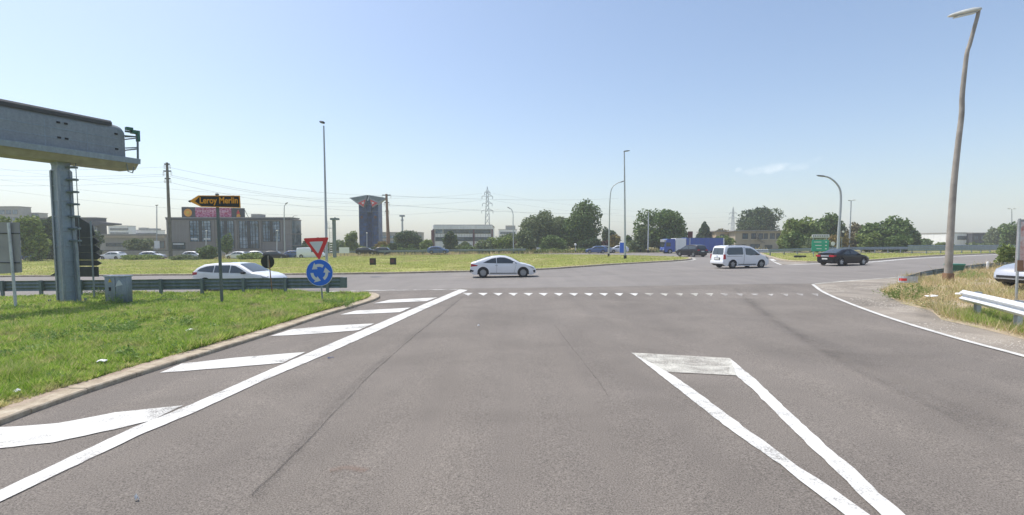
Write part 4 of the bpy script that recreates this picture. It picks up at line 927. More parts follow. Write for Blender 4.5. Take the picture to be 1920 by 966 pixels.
# ------------------------------------------------------------------ utility poles, masts, pylons, cables
def upole(px, Y, ptop, label, mat, r, arms, off=0.):
    base = gpt(px, Y, off); t = thing('utility_pole', base, label, 'utility pole'); top = at(ptop[0], ptop[1], Y) - base
    b = MB(); b.tube([(0, 0, -.2), top * .5, top], r, 10); b.build('pole', M[mat], t, smooth=40)
    for z_, w_ in arms:
        c = at(ptop[0] + (px - ptop[0]) * (z_ - ptop[1]) / (485 - ptop[1]), z_, Y) - base; b = MB(); b.box((c.x, 0, c.z), (w_, .25, .22)); ar = b.build('cross_arm', M['dark'], t)
        b = MB()
        for sx in (-1, 1):
            for k in range(3): x = c.x + sx * (w_ / 2 + .05); b.tube([(x, 0, c.z - .25 - .22 * k), (x, 0, c.z - .32 - .22 * k)], [.17, .12], 8)
        b.build('insulator', M['galv_pale'], ar)
    return t
upole(320, 93, (313, 305), 'tall dark utility pole with insulators left of the dark office', 'wood_pole', [.32, .26, .2], [(308, .9), (321, 1.3), (335, .9)])
upole(729, 135, (724.5, 364), 'rusty lattice pole right of the blue advertising tower', 'rust', [.55, .4, .3], [(366, 2.2), (380, 1.2), (396, 1.0)])
Y = 170; base = gpt(755, Y); t = thing('antenna_mast', base, 'slim antenna mast with a T shaped head behind the dark trees', 'mast'); tp = at(755, 405, Y) - base
b = MB(); b.tube([(0, 0, 0), (0, 0, tp.z)], [.4, .28], 8); b.build('pole', M['pole_grey'], t); b = MB(); b.box((0, 0, tp.z), (1.6, 1.2, .5)); b.box((0, 0, tp.z - 1.4), (.9, .9, .3)); b.build('head', M['galv'], t)
def pylon(px, Y, topy, label, th, arms):
    base = gpt(px, Y); t = thing('pylon', base, label, 'pylon'); H = at(px, topy, Y).z - base.z; b = MB()
    def wz(z): return (3.2 * (1 - z / H) ** 1.1 + .7) if z < H * .93 else .7 * (1 - z / H) / .07 + .05
    zs = [0, .14, .27, .38, .48, .57, .65, .72, .79, .86, .93, 1.]
    for sx in (-1, 1):
        for sy in (-1, 1): b.tube([(sx * wz(z * H) / 2, sy * wz(z * H) / 2, z * H) for z in zs], th, 4)
    for a, c in zip(zs[:-1], zs[1:]):
        wa, wc = wz(a * H) / 2, wz(c * H) / 2
        for s in (-1, 1):
            b.tube([(-wa, s * wa, a * H), (wc, s * wc, c * H)], th * .7, 4); b.tube([(wa, s * wa, a * H), (-wc, s * wc, c * H)], th * .7, 4); b.tube([(s * wa, -wa, a * H), (s * wc, wc, c * H)], th * .7, 4)
    b.build('lattice', M['galv'], t)
    for z, w_ in arms:
        a_ = MB()
        for s in (-1, 1):
            a_.tube([(s * wz(z * H) / 2, 0, z * H), (s * w_ / 2, 0, z * H + .1)], th, 4); a_.tube([(s * wz(z * H) / 2, 0, z * H + 1.2), (s * w_ / 2, 0, z * H + .1)], th, 4); a_.tube([(s * w_ / 2, 0, z * H), (s * w_ / 2, 0, z * H - 1.5)], th * 1.3, 5)
        a_.build('arm', M['galv'], t)
    return t
pylon(914, 300, 350, 'nearer lattice pylon above the white office block', .13, [(.60, 6.6), (.72, 5.6), (.84, 6.2), (.90, 3.2)])
pylon(1373, 480, 388, 'farther faint lattice pylon left of the big rounded pine', .16, [(.55, 8.5), (.7, 7.5), (.83, 7)])
def wire(A, Bp, sag, label, r=.02):
    A, Bp = Vector(A), Vector(Bp); n = 18; P = [A.lerp(Bp, k / n) - Z * sag * 4 * (k / n) * (1 - k / n) for k in range(n + 1)]
    b = MB(); b.tube([p - A for p in P], r, 4); o = b.build('power_cable', M['wire'], None); o.location = A; tag(o, label, 'cable', 'overhead cables'); return o
M['wire'] = plain('cable_metal', (.2, .23, .26), .5, .3, .05)
pos = ['topmost', 'second', 'third', 'fourth', 'fifth']
for i, (yl, ym, yn) in enumerate([(306, 313, 367), (314, 327, 381), (326, 330, 384), (337, 341, 397)]):
    wire(at(-260, yl, 110), at(313, ym, 93), 1.0, pos[i] + ' overhead cable left of the tall utility pole', .016); wire(at(313, ym, 93), at(724, yn, 135), 1.3, pos[i] + ' overhead cable between the utility pole and the rusty pole', .018)
    if i % 2 == 0: wire(at(725, yn, 135), at(1160, 372 + 14 * i, 260), 1.0, pos[i] + ' overhead cable right of the rusty pole', .03)
for i, (yl, yr, px) in enumerate([(268, 363, 904), (292, 376, 903), (312, 392, 902)]):
    wire(at(-300, yl, 170), at(px, yr, 300), 9, pos[i] + ' long cable reaching the nearer pylon from the left', .035); wire(at(914 + (914 - px), yr, 300), at(1373, 398 + 8 * i, 480), 5, pos[i] + ' faint cable between the two pylons', .03)

# ------------------------------------------------------------------ small far gantry
Y = 92; base = gpt(627, Y, 0); t = thing('sign_gantry', base, 'small far sign gantry with a caged ladder beyond the roundabout sign', 'gantry')
b = MB(); tz = (at(628, 412, Y) - base).z; b.box((.05, 0, tz / 2), (.5, .5, tz)); b.build('column', M['galv_dark'], t)
b = MB(); b.box((.2, 0, tz + .1), (1.3, 1.2, .35)); b.tube([(-.2, 0, tz - .8), (.3, 0, tz + .4)], .15, 6); b.build('head', M['galv_dark'], t)
b = MB(); zc = (at(0, 428, Y) - base).z
b.box((-.9, 0, zc), (1.2, .9, .1))
for k in range(5): b.tube([(-1.4 + .22 * k, -.45, zc), (-1.4 + .22 * k, -.45, zc + 1.3)], .03, 4)
for k in range(3): b.tube([(-1.45, -.45, zc + .4 * (k + 1)), (-.3, -.45, zc + .4 * (k + 1))], .03, 4)
b.build('platform', M['galv_pale'], t)
b = MB()
for k in range(9): b.tube([(-.75, -.2, 1.2 + .42 * k), (-.3, -.2, 1.2 + .42 * k)], .035, 4)
b.tube([(-.75, -.2, 1), (-.75, -.2, zc)], .04, 4); b.build('ladder', M['galv_pale'], t)

# ------------------------------------------------------------------ advertising tower
Y = 150; base = gpt(694, Y); t = thing('advertising_tower', base, 'dark blue advertising tower with winged grey and red top', 'tower')
s_ = F / Y; X = lambda px: (px - 694) / s_
Zp = lambda py: (at(694, py, Y) - base).z
m = Mt('tower_glass'); n1 = m.noise(.9, 4); m.color(m.ramp(n1, [(.3, (.008, .025, .07)), (.6, (.012, .06, .20)), (.8, (.02, .10, .34))])); m.set(.4, 0, .25); M['tower'] = m.m
b = MB(); zt_ = Zp(376)
for sx in (-1, 1):
    pts = [(0, 1.2), (sx * .9, .1), (X(712) if sx > 0 else X(676), -1.0), (X(712) if sx > 0 else X(676), 3.5), (0, 3.5)]
    b.add([(x, y, 0) for x, y in pts] + [(x, y, zt_) for x, y in pts], [(0, 1, 6, 5), (1, 2, 7, 6), (2, 3, 8, 7), (3, 4, 9, 8), (5, 6, 7, 8, 9)])
sh = b.build('shaft', M['tower'], t)
b = MB()
for k in range(1, 12):
    z = zt_ * k / 12
    for sx in (-1, 1): b.tube([(sx * .95, .06, z), (X(712) if sx > 0 else X(676), -1.03, z)], .03, 4)
b.build('panel_joint', M['dark'], sh)
b = MB(); b.prism([(X(690), Zp(386)), (X(694), Zp(366)), (X(698), Zp(386)), (X(697), Zp(398)), (X(691), Zp(398))], (1, 0, 0), (0, 0, 1), (0, -.2, 0), (0, 1, 0), 2.2); b.build('centre_spire', M['tower'], t)
for sx in (-1, 1):
    mir = (lambda px: 694 + (694 - px)) if sx > 0 else (lambda px: px)
    q_ = lambda L_: [(X(mir(px)), Zp(py)) for px, py in L_]
    b = MB(); b.prism(q_([(660, 372), (693, 366.5), (686, 390), (676, 384)]), (1, 0, 0), (0, 0, 1), (0, -1.5, 0), (0, 1, 0), 1.8); wg = b.build('wing', M['galv'], t)
    b = MB(); b.prism(q_([(675.5, 381.5), (690, 375), (686, 388.5)]), (1, 0, 0), (0, 0, 1), (0, -1.56, 0), (0, 1, 0), .05); b.build('red_panel', M['red'], wg)
    b = MB(); b.prism(q_([(664, 372.6), (691, 368), (689, 373), (674, 378.5)]), (1, 0, 0), (0, 0, 1), (0, -1.56, 0), (0, 1, 0), .05); b.build('grey_panel', M['galv_dark'], wg)
    b = MB(); b.prism(q_([(682, 381), (687, 379), (685.5, 384)]), (1, 0, 0), (0, 0, 1), (0, -1.6, 0), (0, 1, 0), .03); b.build('white_mark', M['white'], wg)
    b = MB(); b.prism(q_([(679, 406), (683, 404.5), (684, 409), (680, 411)]), (1, 0, 0), (0, 0, 1), (0, -1.12, 0), (0, 1, 0), .05); b.build('red_emblem', M['leaf_red'], sh)

# ------------------------------------------------------------------ buildings
def wallm(name, c, var=.08, brick=None):
    m = Mt(name); a = m.noise(.5, 5, .6); b_ = m.noise(6, 4, .6)
    v = m.n('ShaderNodeVectorMath', operation='MULTIPLY'); m.l(m.co(), v.inputs[0]); v.inputs[1].default_value = (2.5, 2.5, .15); s2 = m.noise(1.2, 4, .6, v.outputs[0])
    col = m.mix(1., c, m.ramp(a, [(.3, (1 - var,) * 3), (.7, (1 + var,) * 3)]), 'MULTIPLY'); col = m.mix(.7, col, m.ramp(s2, [(.3, (.86, .85, .83)), (.6, (1.05, 1.05, 1.05))]), 'MULTIPLY')
    m.color(m.mix(.5, col, m.ramp(b_, [(.3, (.9,) * 3), (.7, (1.08,) * 3)]), 'MULTIPLY')); m.set(.85, 0, .3); return m.m
M['w_grey'] = wallm('grey_panel_wall', (.26, .24, .225)); M['w_white'] = wallm('white_wall', (.76, .76, .76)); M['w_beige'] = wallm('beige_wall', (.44, .38, .30)); M['w_beige_lit'] = wallm('beige_wall_sunlit', (.50, .40, .28))  # annex wall is a warmer copy of the beige, sunlight painted into its colour
M['w_conc'] = wallm('concrete_wall', (.34, .33, .31)); M['w_dark'] = wallm('dark_wall', (.07, .075, .09)); M['w_purple'] = wallm('purple_frame', (.13, .06, .08)); M['roof'] = wallm('flat_roof', (.3, .29, .28))
m = Mt('window_glass'); a = m.noise(.8, 3); m.color(m.ramp(a, [(.3, (.03, .05, .06)), (.7, (.12, .17, .21))])); m.set(.08, 0, .9); M['wglass'] = m.m
m = Mt('window_glass_sky'); a = m.noise(.5, 4, .6, None, .5); m.color(m.ramp(a, [(.35, (.04, .07, .08)), (.5, (.14, .22, .30)), (.7, (.42, .52, .60))])); m.set(.1, 0, .9); M['wglass2'] = m.m
M['frame'] = plain('window_frame', (.05, .055, .06), .5); M['frame_w'] = plain('window_frame_white', (.6, .6, .58), .5)
class Bld:
    """a building front facing the camera at distance Y, spanning picture columns px0..px1"""
    def __init__(s, name, px0, px1, topy, Y, depth, wall, label, cat='building', rz=0., over=0., slope=0.):
        s.Y = Y; s.a = gpt(px0, Y); s.b = gpt(px1, Y); s.px0, s.px1 = px0, px1; s.w = (s.b.x - s.a.x); s.h = at(px0, topy, Y).z - s.a.z; s.dep = depth
        s.t = thing(name, s.a, label, cat, rz=rz); s.t.location.z = min(s.a.z, s.b.z) - .05; s.h = at(px0, topy, Y).z - s.t.location.z
        b = MB(); b.box((s.w / 2, depth / 2, s.h / 2), (s.w, depth, s.h)); s.wall = b.build('wall', M[wall], s.t)
        b = MB(); b.box((s.w / 2, depth / 2, s.h + .12), (s.w + .3 + over, depth + .3 + over, .24)); s.roof = b.build('roof', M['roof'], s.t)
    def X(s, px): return (px - s.px0) / (s.px1 - s.px0) * s.w
    def Zz(s, py): return at(s.px0, py, s.Y).z - s.t.location.z
    def win(s, px0, px1, y0, y1, nx=2, ny=2, glass='wglass', fr='frame', name='window', sill=False, out=.05):
        x0, x1, z1, z0 = s.X(px0), s.X(px1), s.Zz(y0), s.Zz(y1); f = .07; b = MB()
        for x in [x0 + (x1 - x0) * k / nx for k in range(nx + 1)]: b.box((x, -out, (z0 + z1) / 2), (f, .14, z1 - z0 + f))
        for z in [z0 + (z1 - z0) * k / ny for k in range(ny + 1)]: b.box(((x0 + x1) / 2, -out - .004, z), (x1 - x0 + f + .01, .13, f))
        w = b.build(name, M[fr], s.t); b = MB(); b.box(((x0 + x1) / 2, -.015, (z0 + z1) / 2), (x1 - x0, .03, z1 - z0)); b.build('pane', M[glass], w)
        if sill: b = MB(); b.box(((x0 + x1) / 2, -.12, z0 - .1), (x1 - x0 + .3, .25, .1)); b.build('sill', M['frame_w'], w)
        return w
    def slab(s, name, px0, px1, y0, y1, mat, dy=-.06, th=.12, parent=None):
        x0, x1, z1, z0 = s.X(px0), s.X(px1), s.Zz(y0), s.Zz(y1); b = MB(); b.box(((x0 + x1) / 2, dy, (z0 + z1) / 2), (x1 - x0, th, z1 - z0)); return b.build(name, M[mat], parent or s.t)
# dark office at left
B = Bld('office_building', 314, 547, 409.5, 112, 4.2, 'w_grey', 'dark grey office with four tall windows and a billboard on its roof', rz=0)
for x0, x1, y0, y1 in ((358, 397, 414, 453), (410, 440, 414, 466), (450, 486, 414.5, 466), (494, 526, 415, 453)):
    w = B.win(x0, x1, y0, y1, 6, 7, 'wglass2')
    xm = (x0 + x1) / 2; B.slab('mullion', xm - 3, xm + 3, y0 + .5, y1 - .5, 'frame', -.08, .1, w)
B.win(323, 348, 455, 467, 3, 1); B.slab('shop_sign', 326, 346, 456.5, 459, 'w_white', -.14, .05)
B.slab('ledge', 314, 546.5, 409.5, 412, 'w_dark', -.1, .2)
for x0 in (360, 384): B.slab('sign_panel', x0, x0 + 12, 447, 449.5, 'w_white', -.16, .05)
for px in (403, 445, 490, 530): B.slab('pilaster', px - 1.2, px + 1.2, 413, 472, 'w_grey', -.1, .2)
b = MB(); n = 12; cx_ = B.w; rad = 3.6
rg = [[(cx_ - .8 + 1.6 * math.sin(math.pi / 2 * k / n), 3.4 - 3.4 * math.cos(math.pi / 2 * k / n), z) for k in range(n + 1)] for z in (0, B.h - .25)]
b.add([v for r in rg for v in r], loft(rg, False)); b.build('rounded_corner', M['wglass'], B.t)
b = MB()
for z in (B.h * .3, B.h * .6, B.h - .3): b = MB(); b.tube([(cx_ - .8 + 1.65 * math.sin(math.pi / 2 * k / n), 3.4 - 3.46 * math.cos(math.pi / 2 * k / n), z) for k in range(n + 1)], .12, 4); b.build('corner_band', M['w_grey'], B.t)
x0, x1, z0 = B.X(467), B.X(485), B.h; b = MB(); b.bbox(((x0 + x1) / 2, 2.5, z0 + .5), (x1 - x0, 2.4, 1.0), .05); b.build('roof_unit', M['w_conc'], B.roof)
# billboard (stands on the roof)
Yb = 113; a = at(341, 408, Yb); t = thing('billboard', (a.x, Yb, B.t.location.z + B.h + .2), 'magenta and black roof billboard with an orange roundel above the dark office', 'billboard')
S2 = F / Yb; bx = lambda px: (px - 341) / S2; bz = lambda py: at(341, py, Yb).z - t.location.z
def bpan(name, L_, mat, parent, dy): 
    b = MB(); b.prism([(bx(x), bz(y)) for x, y in L_], (1, 0, 0), (0, 0, 1), (0, dy, 0), (0, 1, 0), .08); return b.build(name, mat, parent)
pn = bpan('panel', [(341, 388), (458, 390.5), (458, 411), (341, 409)], M['w_dark'], t, 0)
m = Mt('magenta_print'); v = m.n('ShaderNodeVectorMath', operation='MULTIPLY'); m.l(m.co(), v.inputs[0]); v.inputs[1].default_value = (1.6, 1, 2.4)
m.color(m.ramp(m.noise(1.5, 3, .6, v.outputs[0]), [(.42, (.42, .03, .10)), (.5, (.48, .10, .22)), (.58, (.62, .30, .42))])); m.set(.5)
bpan('magenta_panel', [(367, 388.8), (434, 390), (434, 410), (367, 409)], m.m, pn, -.09)
for k in range(13):
    x = 371 + k * 4.6; z = 394 + k * .1; h_ = random.choice((3.2, 4)); 
    if k == 7: continue
    w_ = random.uniform(2.2, 3.2); bpan('lettering', [(x, z), (x + w_, z), (x + w_, z + h_), (x, z + h_)], M['paper_pink'] if 'paper_pink' in M else M.setdefault('paper_pink', plain('pink_letters', (.70, .38, .48), .6)), pn, -.18)
def disc(cx_, cz_, r, mat, dy, parent, name):
    b = MB(); b.tube([(bx(cx_), dy, bz(cz_)), (bx(cx_), dy + .06, bz(cz_))], r / S2, 20); return b.build(name, mat, parent)
disc(353, 399, 7.5, M['orange'], -.09, pn, 'orange_roundel'); disc(353, 399, 3.2, M['yellow'], -.14, pn, 'inner_roundel')
bpan('red_figure', [(443.5, 401), (446.5, 393), (450, 401)], M['red'], pn, -.09); disc(447, 405, 3.6, M['orange'], -.1, pn, 'orange_spot')
b = MB()
for px in (345, 365, 385, 405, 425, 445, 457): b.tube([(bx(px), .3, -.1), (bx(px), .3, bz(391))], .08, 5); b.tube([(bx(px), .3, bz(393)), (bx(px), 2.2, -.1)], .06, 5)
b.build('strut', M['galv_dark'], t)
# low wall/fence in front of the office
a = gpt(190, 104); e = gpt(605, 108); t = thing('perimeter_wall', a, 'long grey perimeter wall in front of the dark office', 'wall'); d = e - a; ang = math.atan2(d.y, d.x); b = MB(); b.box((d.x / 2, d.y / 2, d.z / 2 + .75), (d.length, .3, 1.3), ang); b.build('wall', M['w_conc'], t)
b = MB(); b.box((d.x / 2, d.y / 2, d.z / 2 + 1.45), (d.length, .4, .1), ang); b.build('coping', M['w_dark'], t)
# white office
B = Bld('office_block', 815, 922, 423, 150, 22, 'w_white', 'white two storey office block with purple columns and glass bands')
for x0, x1 in ((832, 887), (890, 920)): B.win(x0, x1, 430.5, 438, 12 if x0 == 832 else 7, 1, 'wglass')
B.win(817, 830, 430.5, 438, 4, 1, 'wglass2'); B.win(817, 887, 445, 452, 14, 1, 'wglass'); B.win(890, 920, 445, 452, 7, 1, 'wglass')
for px in (813.5, 888.5, 923): B.slab('column', px - 1.4, px + 1.4, 429, 468, 'w_purple', -.2, .4)
B.slab('parapet', 813, 924, 422.5, 430, 'w_white', -.25, .5)
for k in range(22): B.slab('cladding_joint', 816 + k * 5 - .15, 816 + k * 5 + .15, 438.6, 444.5, 'w_conc', -.05, .1)
b = MB(); x1 = B.X(799); zt2 = B.h
b.add([(0, -.2, zt2 + .2), (x1, 12, zt2 + .2), (x1, 12, zt2 - 1.1), (0, -.2, zt2 - 1.1), (0, 8, zt2 + .2), (x1 + .6, 14, zt2 + .2), (x1 + .6, 14, zt2 - 1.1), (0, 8, zt2 - 1.1)], [(0, 1, 2, 3), (0, 4, 5, 1), (3, 2, 6, 7), (1, 5, 6, 2)]); b.build('canopy', M['w_white'], B.t)
for u in (0.15, .55, .95):
    b = MB(); b.box((x1 * u, 12 * u, (zt2 - 1.1) / 2), (.7, .7, zt2 - 1.1)); b.build('canopy_column', M['w_purple'], B.t)
b = MB(); b.box((x1 * .5, 14, zt2 * .35), (abs(x1) * .8, .3, zt2 * .6)); b.build('canopy_wall', M['w_purple'], B.t)
# beige building
B = Bld('beige_building', 1378, 1464, 434, 120, 14, 'w_beige', 'beige two storey building with small windows below the big rounded pine', over=.8)
for x0, x1 in ((1391.5, 1401), (1408, 1416), (1422, 1429), (1432, 1438), (1443, 1451), (1455, 1461)): B.win(x0, x1, 438, 448, 2, 1, 'wglass', 'frame', sill=True)
B.win(1407, 1424, 458, 469, 2, 1, 'wglass', 'frame', 'door'); B.win(1434, 1447, 460, 470, 4, 2, 'wglass', 'frame', 'garage_door'); B.win(1391, 1397, 459, 464, 1, 1)
b = MB(); 
for k in range(6): b.box((B.X(1413) + .35 * k, -.8, 3.2 - .32 * k), (.4, 1.0, .08))
b.tube([(B.X(1412), -1.3, 4.2), (B.X(1420), -1.3, 2.3)], .05, 5); b.build('stair', M['dark'], B.t)
B2 = Bld('beige_annex', 1342, 1377.5, 434.5, 124, 12, 'w_beige_lit', 'annex on the left of the beige building, sunlight painted into its warmer beige', over=.5); B2.win(1350, 1358, 440, 449, 2, 1); B2.win(1364, 1371, 440, 449, 2, 1)
# left far buildings
B = Bld('glass_office', -60, 40, 388, 200, 5, 'w_conc', 'pale glass office roof line at the far left edge')
for k in range(8): B.win(-56 + k * 12, -47 + k * 12, 394, 402, 3, 1, 'wglass2')
for k in range(8): B.win(-56 + k * 12, -47 + k * 12, 408, 416, 3, 1, 'wglass2')
B = Bld('glass_office_wing', 41, 76, 400, 205, 4, 'w_conc', 'lower blue glazed office wing at far left'); B.win(43, 76, 402, 409, 10, 2, 'wglass2'); B.win(43, 76, 414, 421, 10, 2, 'wglass2')
B = Bld('dark_warehouse', 56, 182, 409, 150, 4, 'w_dark', 'dark blue warehouse behind the trees by the gantry'); B.win(70, 90, 425, 440, 5, 2); B.win(150, 185, 425, 440, 8, 2)
b = MB(); b.prism([(B.X(180), B.Zz(415)), (B.X(221), B.Zz(419)), (B.X(221), B.Zz(421.5)), (B.X(180), B.Zz(424))], (1, 0, 0), (0, 0, 1), (0, -1, 0), (0, 1, 0), 3.); b.build('canopy', M['w_dark'], B.t)
B = Bld('low_warehouse', 186, 308, 441, 125, 5, 'w_conc', 'long low concrete warehouse left of the utility pole', over=1.); B.win(200, 235, 456, 462, 8, 1); B.win(300, 310, 452, 466, 1, 1, 'wglass', 'rust', 'door'); B.slab('fascia', 186, 312, 442, 446, 'w_beige', -.5, .3); B.win(245, 290, 456, 462, 8, 1)
B = Bld('hazy_block', 205, 240, 424, 260, 6, 'w_white', 'hazy white block rising behind the low warehouse'); B.win(208, 242, 428, 432, 8, 1); B.win(208, 242, 436, 440, 8, 1)
B = Bld('hazy_row', 246, 296, 432, 270, 6, 'w_white', 'hazy pale row of roofs behind the olive bush'); B.win(250, 296, 437, 441, 9, 1); b = MB(); b.box((B.w * .3, 4, B.h + .8), (3.5, 3, 1.4)); b.box((B.w * .7, 4, B.h + .6), (5, 3, 1.)); b.build('roof_unit', M['w_conc'], B.roof)
B = Bld('grey_office', 700, 788, 436.5, 190, 8, 'w_conc', 'long grey office behind the rusty pole'); 
for yy in (442, 452): B.win(704, 790, yy, yy + 5, 20, 1, 'wglass2')
B = Bld('distant_block', 935, 969, 431, 260, 15, 'w_white', 'pale distant block left of the hazy tree'); B.win(938, 966, 435, 439, 6, 1); B.win(938, 966, 443, 447, 6, 1); b = MB(); b.box((B.w * .65, 3, B.h + 1.2), (5, 4, 2)); b.build('roof_unit', M['w_conc'], B.roof)
B = Bld('sign_store', 588, 655, 455, 170, 8, 'w_conc', 'low pale store behind the small sign gantry'); B.win(592, 650, 459, 464, 10, 1)
B = Bld('white_villa', 1716, 1740, 445, 175, 12, 'w_white', 'small white house, leftmost beyond the right guardrail'); B.win(1719, 1726, 448, 452, 2, 1); B.win(1730, 1737, 448, 452, 2, 1)
B = Bld('white_shed', 1741, 1784, 441.5, 185, 14, 'w_white', 'long white shed behind the crooked lamp post'); B.win(1745, 1755, 446, 450, 3, 1); B.win(1768, 1778, 446, 450, 3, 1); B.slab('roof_sign', 1759, 1774, 438.5, 442, 'w_dark', -.2, .4)
B = Bld('white_workshop', 1786, 1821, 437.5, 160, 16, 'w_white', 'white workshop with one wide dark window on the right'); B.win(1794, 1813, 443, 449.5, 6, 1)
B = Bld('dark_box_building', 1822, 1852, 437.8, 158, 16, 'w_dark', 'dark box shaped building beside the white workshop'); B.win(1825, 1833, 443, 450, 2, 1); B.win(1838, 1848, 443, 450, 2, 1)

# ------------------------------------------------------------------ cars
def car(name, loc, rz, label, paint_, L_=4.4, Wd=1.8, prof=None, belt=None, tumble=.24, wheels=(-1.32, 1.36), wr=.33, wins=(), screen=None, rear=None, rim='rim', lights=True, detail=True, glass='glass', cat='car', group=None, plate=True, trimb=False, mirror_x=.75, roofz=None):
    t = thing(name, loc, label, cat, group, rz); hw = Wd / 2; zB = .19; H = max(z for x, z in prof)
    px_ = [p[0] for p in prof]; pz_ = [p[1] for p in prof]; ztop = lambda x: float(np.interp(x, px_, pz_)); bl = lambda x: float(np.interp(x, [q[0] for q in belt], [q[1] for q in belt]))
    x0, x1 = px_[0], px_[-1]
    def wx(x):
        u = abs((x - (x0 + x1) / 2) / ((x1 - x0) / 2)); return hw * (1 - .16 * u ** 7 - .03 * u ** 2)
    def yw(x, z):
        w = wx(x); b_ = bl(x)
        if z > b_: w *= 1 - tumble * (z - b_) / (H - b_)
        else: w *= 1 - .05 * ((b_ - z) / (b_ - zB)) ** 2.2 - .0
        if z < .42: w *= 1 - .05 * (.42 - z) / .25
        return w
    ar = wr + .055
    def zbot(x):
        z = zB
        for wxx in wheels:
            d = abs(x - wxx)
            if d < ar: z = max(z, wr + math.sqrt(ar * ar - d * d))
        e = min(x - x0, x1 - x); return max(z, zB + max(0, .16 * (1 - e / .25)))
    xs = set(np.linspace(x0, x1, 34 if detail else 16)); xs |= set(px_)
    for wxx in wheels: xs |= set(wxx + ar * math.cos(a) for a in np.linspace(0, math.pi, 11 if detail else 7)); xs |= {wxx - ar - .004, wxx + ar + .004}
    xs = sorted(x for x in xs if x0 <= x <= x1); tl = [0, .03, .15, .35, .55, .72, .86, .95, 1.]
    b = MB(); rings = []
    for x in xs:
        zt_ = ztop(x); zb_ = min(zbot(x), zt_ - .05); r = []
        for u in tl:
            z = zb_ + (zt_ - zb_) * u; z = bl(x) if (u == .55 and zb_ + .1 < bl(x) < zt_ - .12) else z
            if zb_ + .1 < bl(x) < zt_ - .12: z = (zb_ + (bl(x) - zb_) * u / .55) if u <= .55 else (bl(x) + (zt_ - bl(x)) * (u - .55) / .45)
            y = yw(x, z); 
            if u == 1.: y *= .90; 
            if u == .95: y *= .975
            r.append((x, y, z - (.0 if u < 1 else -.004)))
        r.append((x, r[-1][1] * .5, zt_ + .022)); full = r + [(x, -y, z) for x, y, z in r[::-1]]; rings.append(full)
    n = len(rings[0]); k0 = len(b.v)
    b.add([v for r in rings for v in r], loft(rings, False)); b.mat(1); b.add([v for r in rings for v in (r[0], r[-1])], [(2 * i, 2 * i + 2, 2 * i + 3, 2 * i + 1) for i in range(len(rings) - 1)]); b.mat(0)
    b.add(rings[0], [tuple(range(n))]); b.add(rings[-1], [tuple(range(n))])
    bm_ = b.build('body', [M[paint_], M['black']], t, smooth=32)
    def sidepoly(nm, pts, mat, parent, both=True, o_=.008, th=.0):
        for s in ((1, -1) if both else (-1,)):
            # subdivide outline into fan grid so it follows the side
            b = MB(); pp_ = []
            for i in range(len(pts)):
                a_, c_ = pts[i], pts[(i + 1) % len(pts)]; m_ = max(1, int(math.hypot(c_[0] - a_[0], c_[1] - a_[1]) / .22))
                pp_ += [(a_[0] + (c_[0] - a_[0]) * q / m_, a_[1] + (c_[1] - a_[1]) * q / m_) for q in range(m_)]
            k = len(pp_); cx_ = sum(p[0] for p in pp_) / k; cz_ = sum(p[1] for p in pp_) / k; P = []
            for u in (1., .66, .33): P += [(cx_ + (x - cx_) * u, s * (yw(cx_ + (x - cx_) * u, cz_ + (z - cz_) * u) + o_ + .008), cz_ + (z - cz_) * u) for x, z in pp_]
            P.append((cx_, s * (yw(cx_, cz_) + o_ + .009), cz_)); P += [(x, s * (yw(x, z) - .02), z) for x, z in pp_]
            b.add(P, [(r_ * k + i, r_ * k + (i + 1) % k, (r_ + 1) * k + (i + 1) % k, (r_ + 1) * k + i) for r_ in (0, 1) for i in range(k)] + [(2 * k + i, 2 * k + (i + 1) % k, 3 * k) for i in range(k)] + [(i, (i + 1) % k, (i + 1) % k + 3 * k + 1, i + 3 * k + 1) for i in range(k)]); b.build(nm, M[mat], parent, smooth=50)
    def stripz(nm, path, mat, parent, o_=.010):
        """glass along the centreline profile: path of (x, z, half width)"""
        b = MB(); r = []
        for i, (x, z, w) in enumerate(path):
            a = path[max(i - 1, 0)]; c = path[min(i + 1, len(path) - 1)]; tx, tz = c[0] - a[0], c[1] - a[1]; l = math.hypot(tx, tz); nx, nz = -tz / l, tx / l
            if nz < 0 and abs(nz) > .15: nx, nz = -nx, -nz
            if abs(nz) <= .15 and nx * x < 0: nx, nz = -nx, -nz
            r.append([(x + nx * o_, y * w, z + nz * (o_ + (.020 if abs(y) < .6 else (.012 if abs(y) < .9 else 0)))) for y in (-1, -.8, -.4, 0, .4, .8, 1)])
        b.add([v for q in r for v in q], loft(r, False)); return b.build(nm, M[mat], parent, smooth=60)
    b = MB(); b.box(((x0 + x1) / 2, 0, .46), ((x1 - x0) * .9, Wd - .56, .5)); b.build('underbody', M['black'], t)
    for w in wins: sidepoly('window', w, glass, t)
    if screen: stripz('windscreen', screen, 'glass2', t, .016)
    if rear: stripz('rear_window', rear, glass, t, .016)
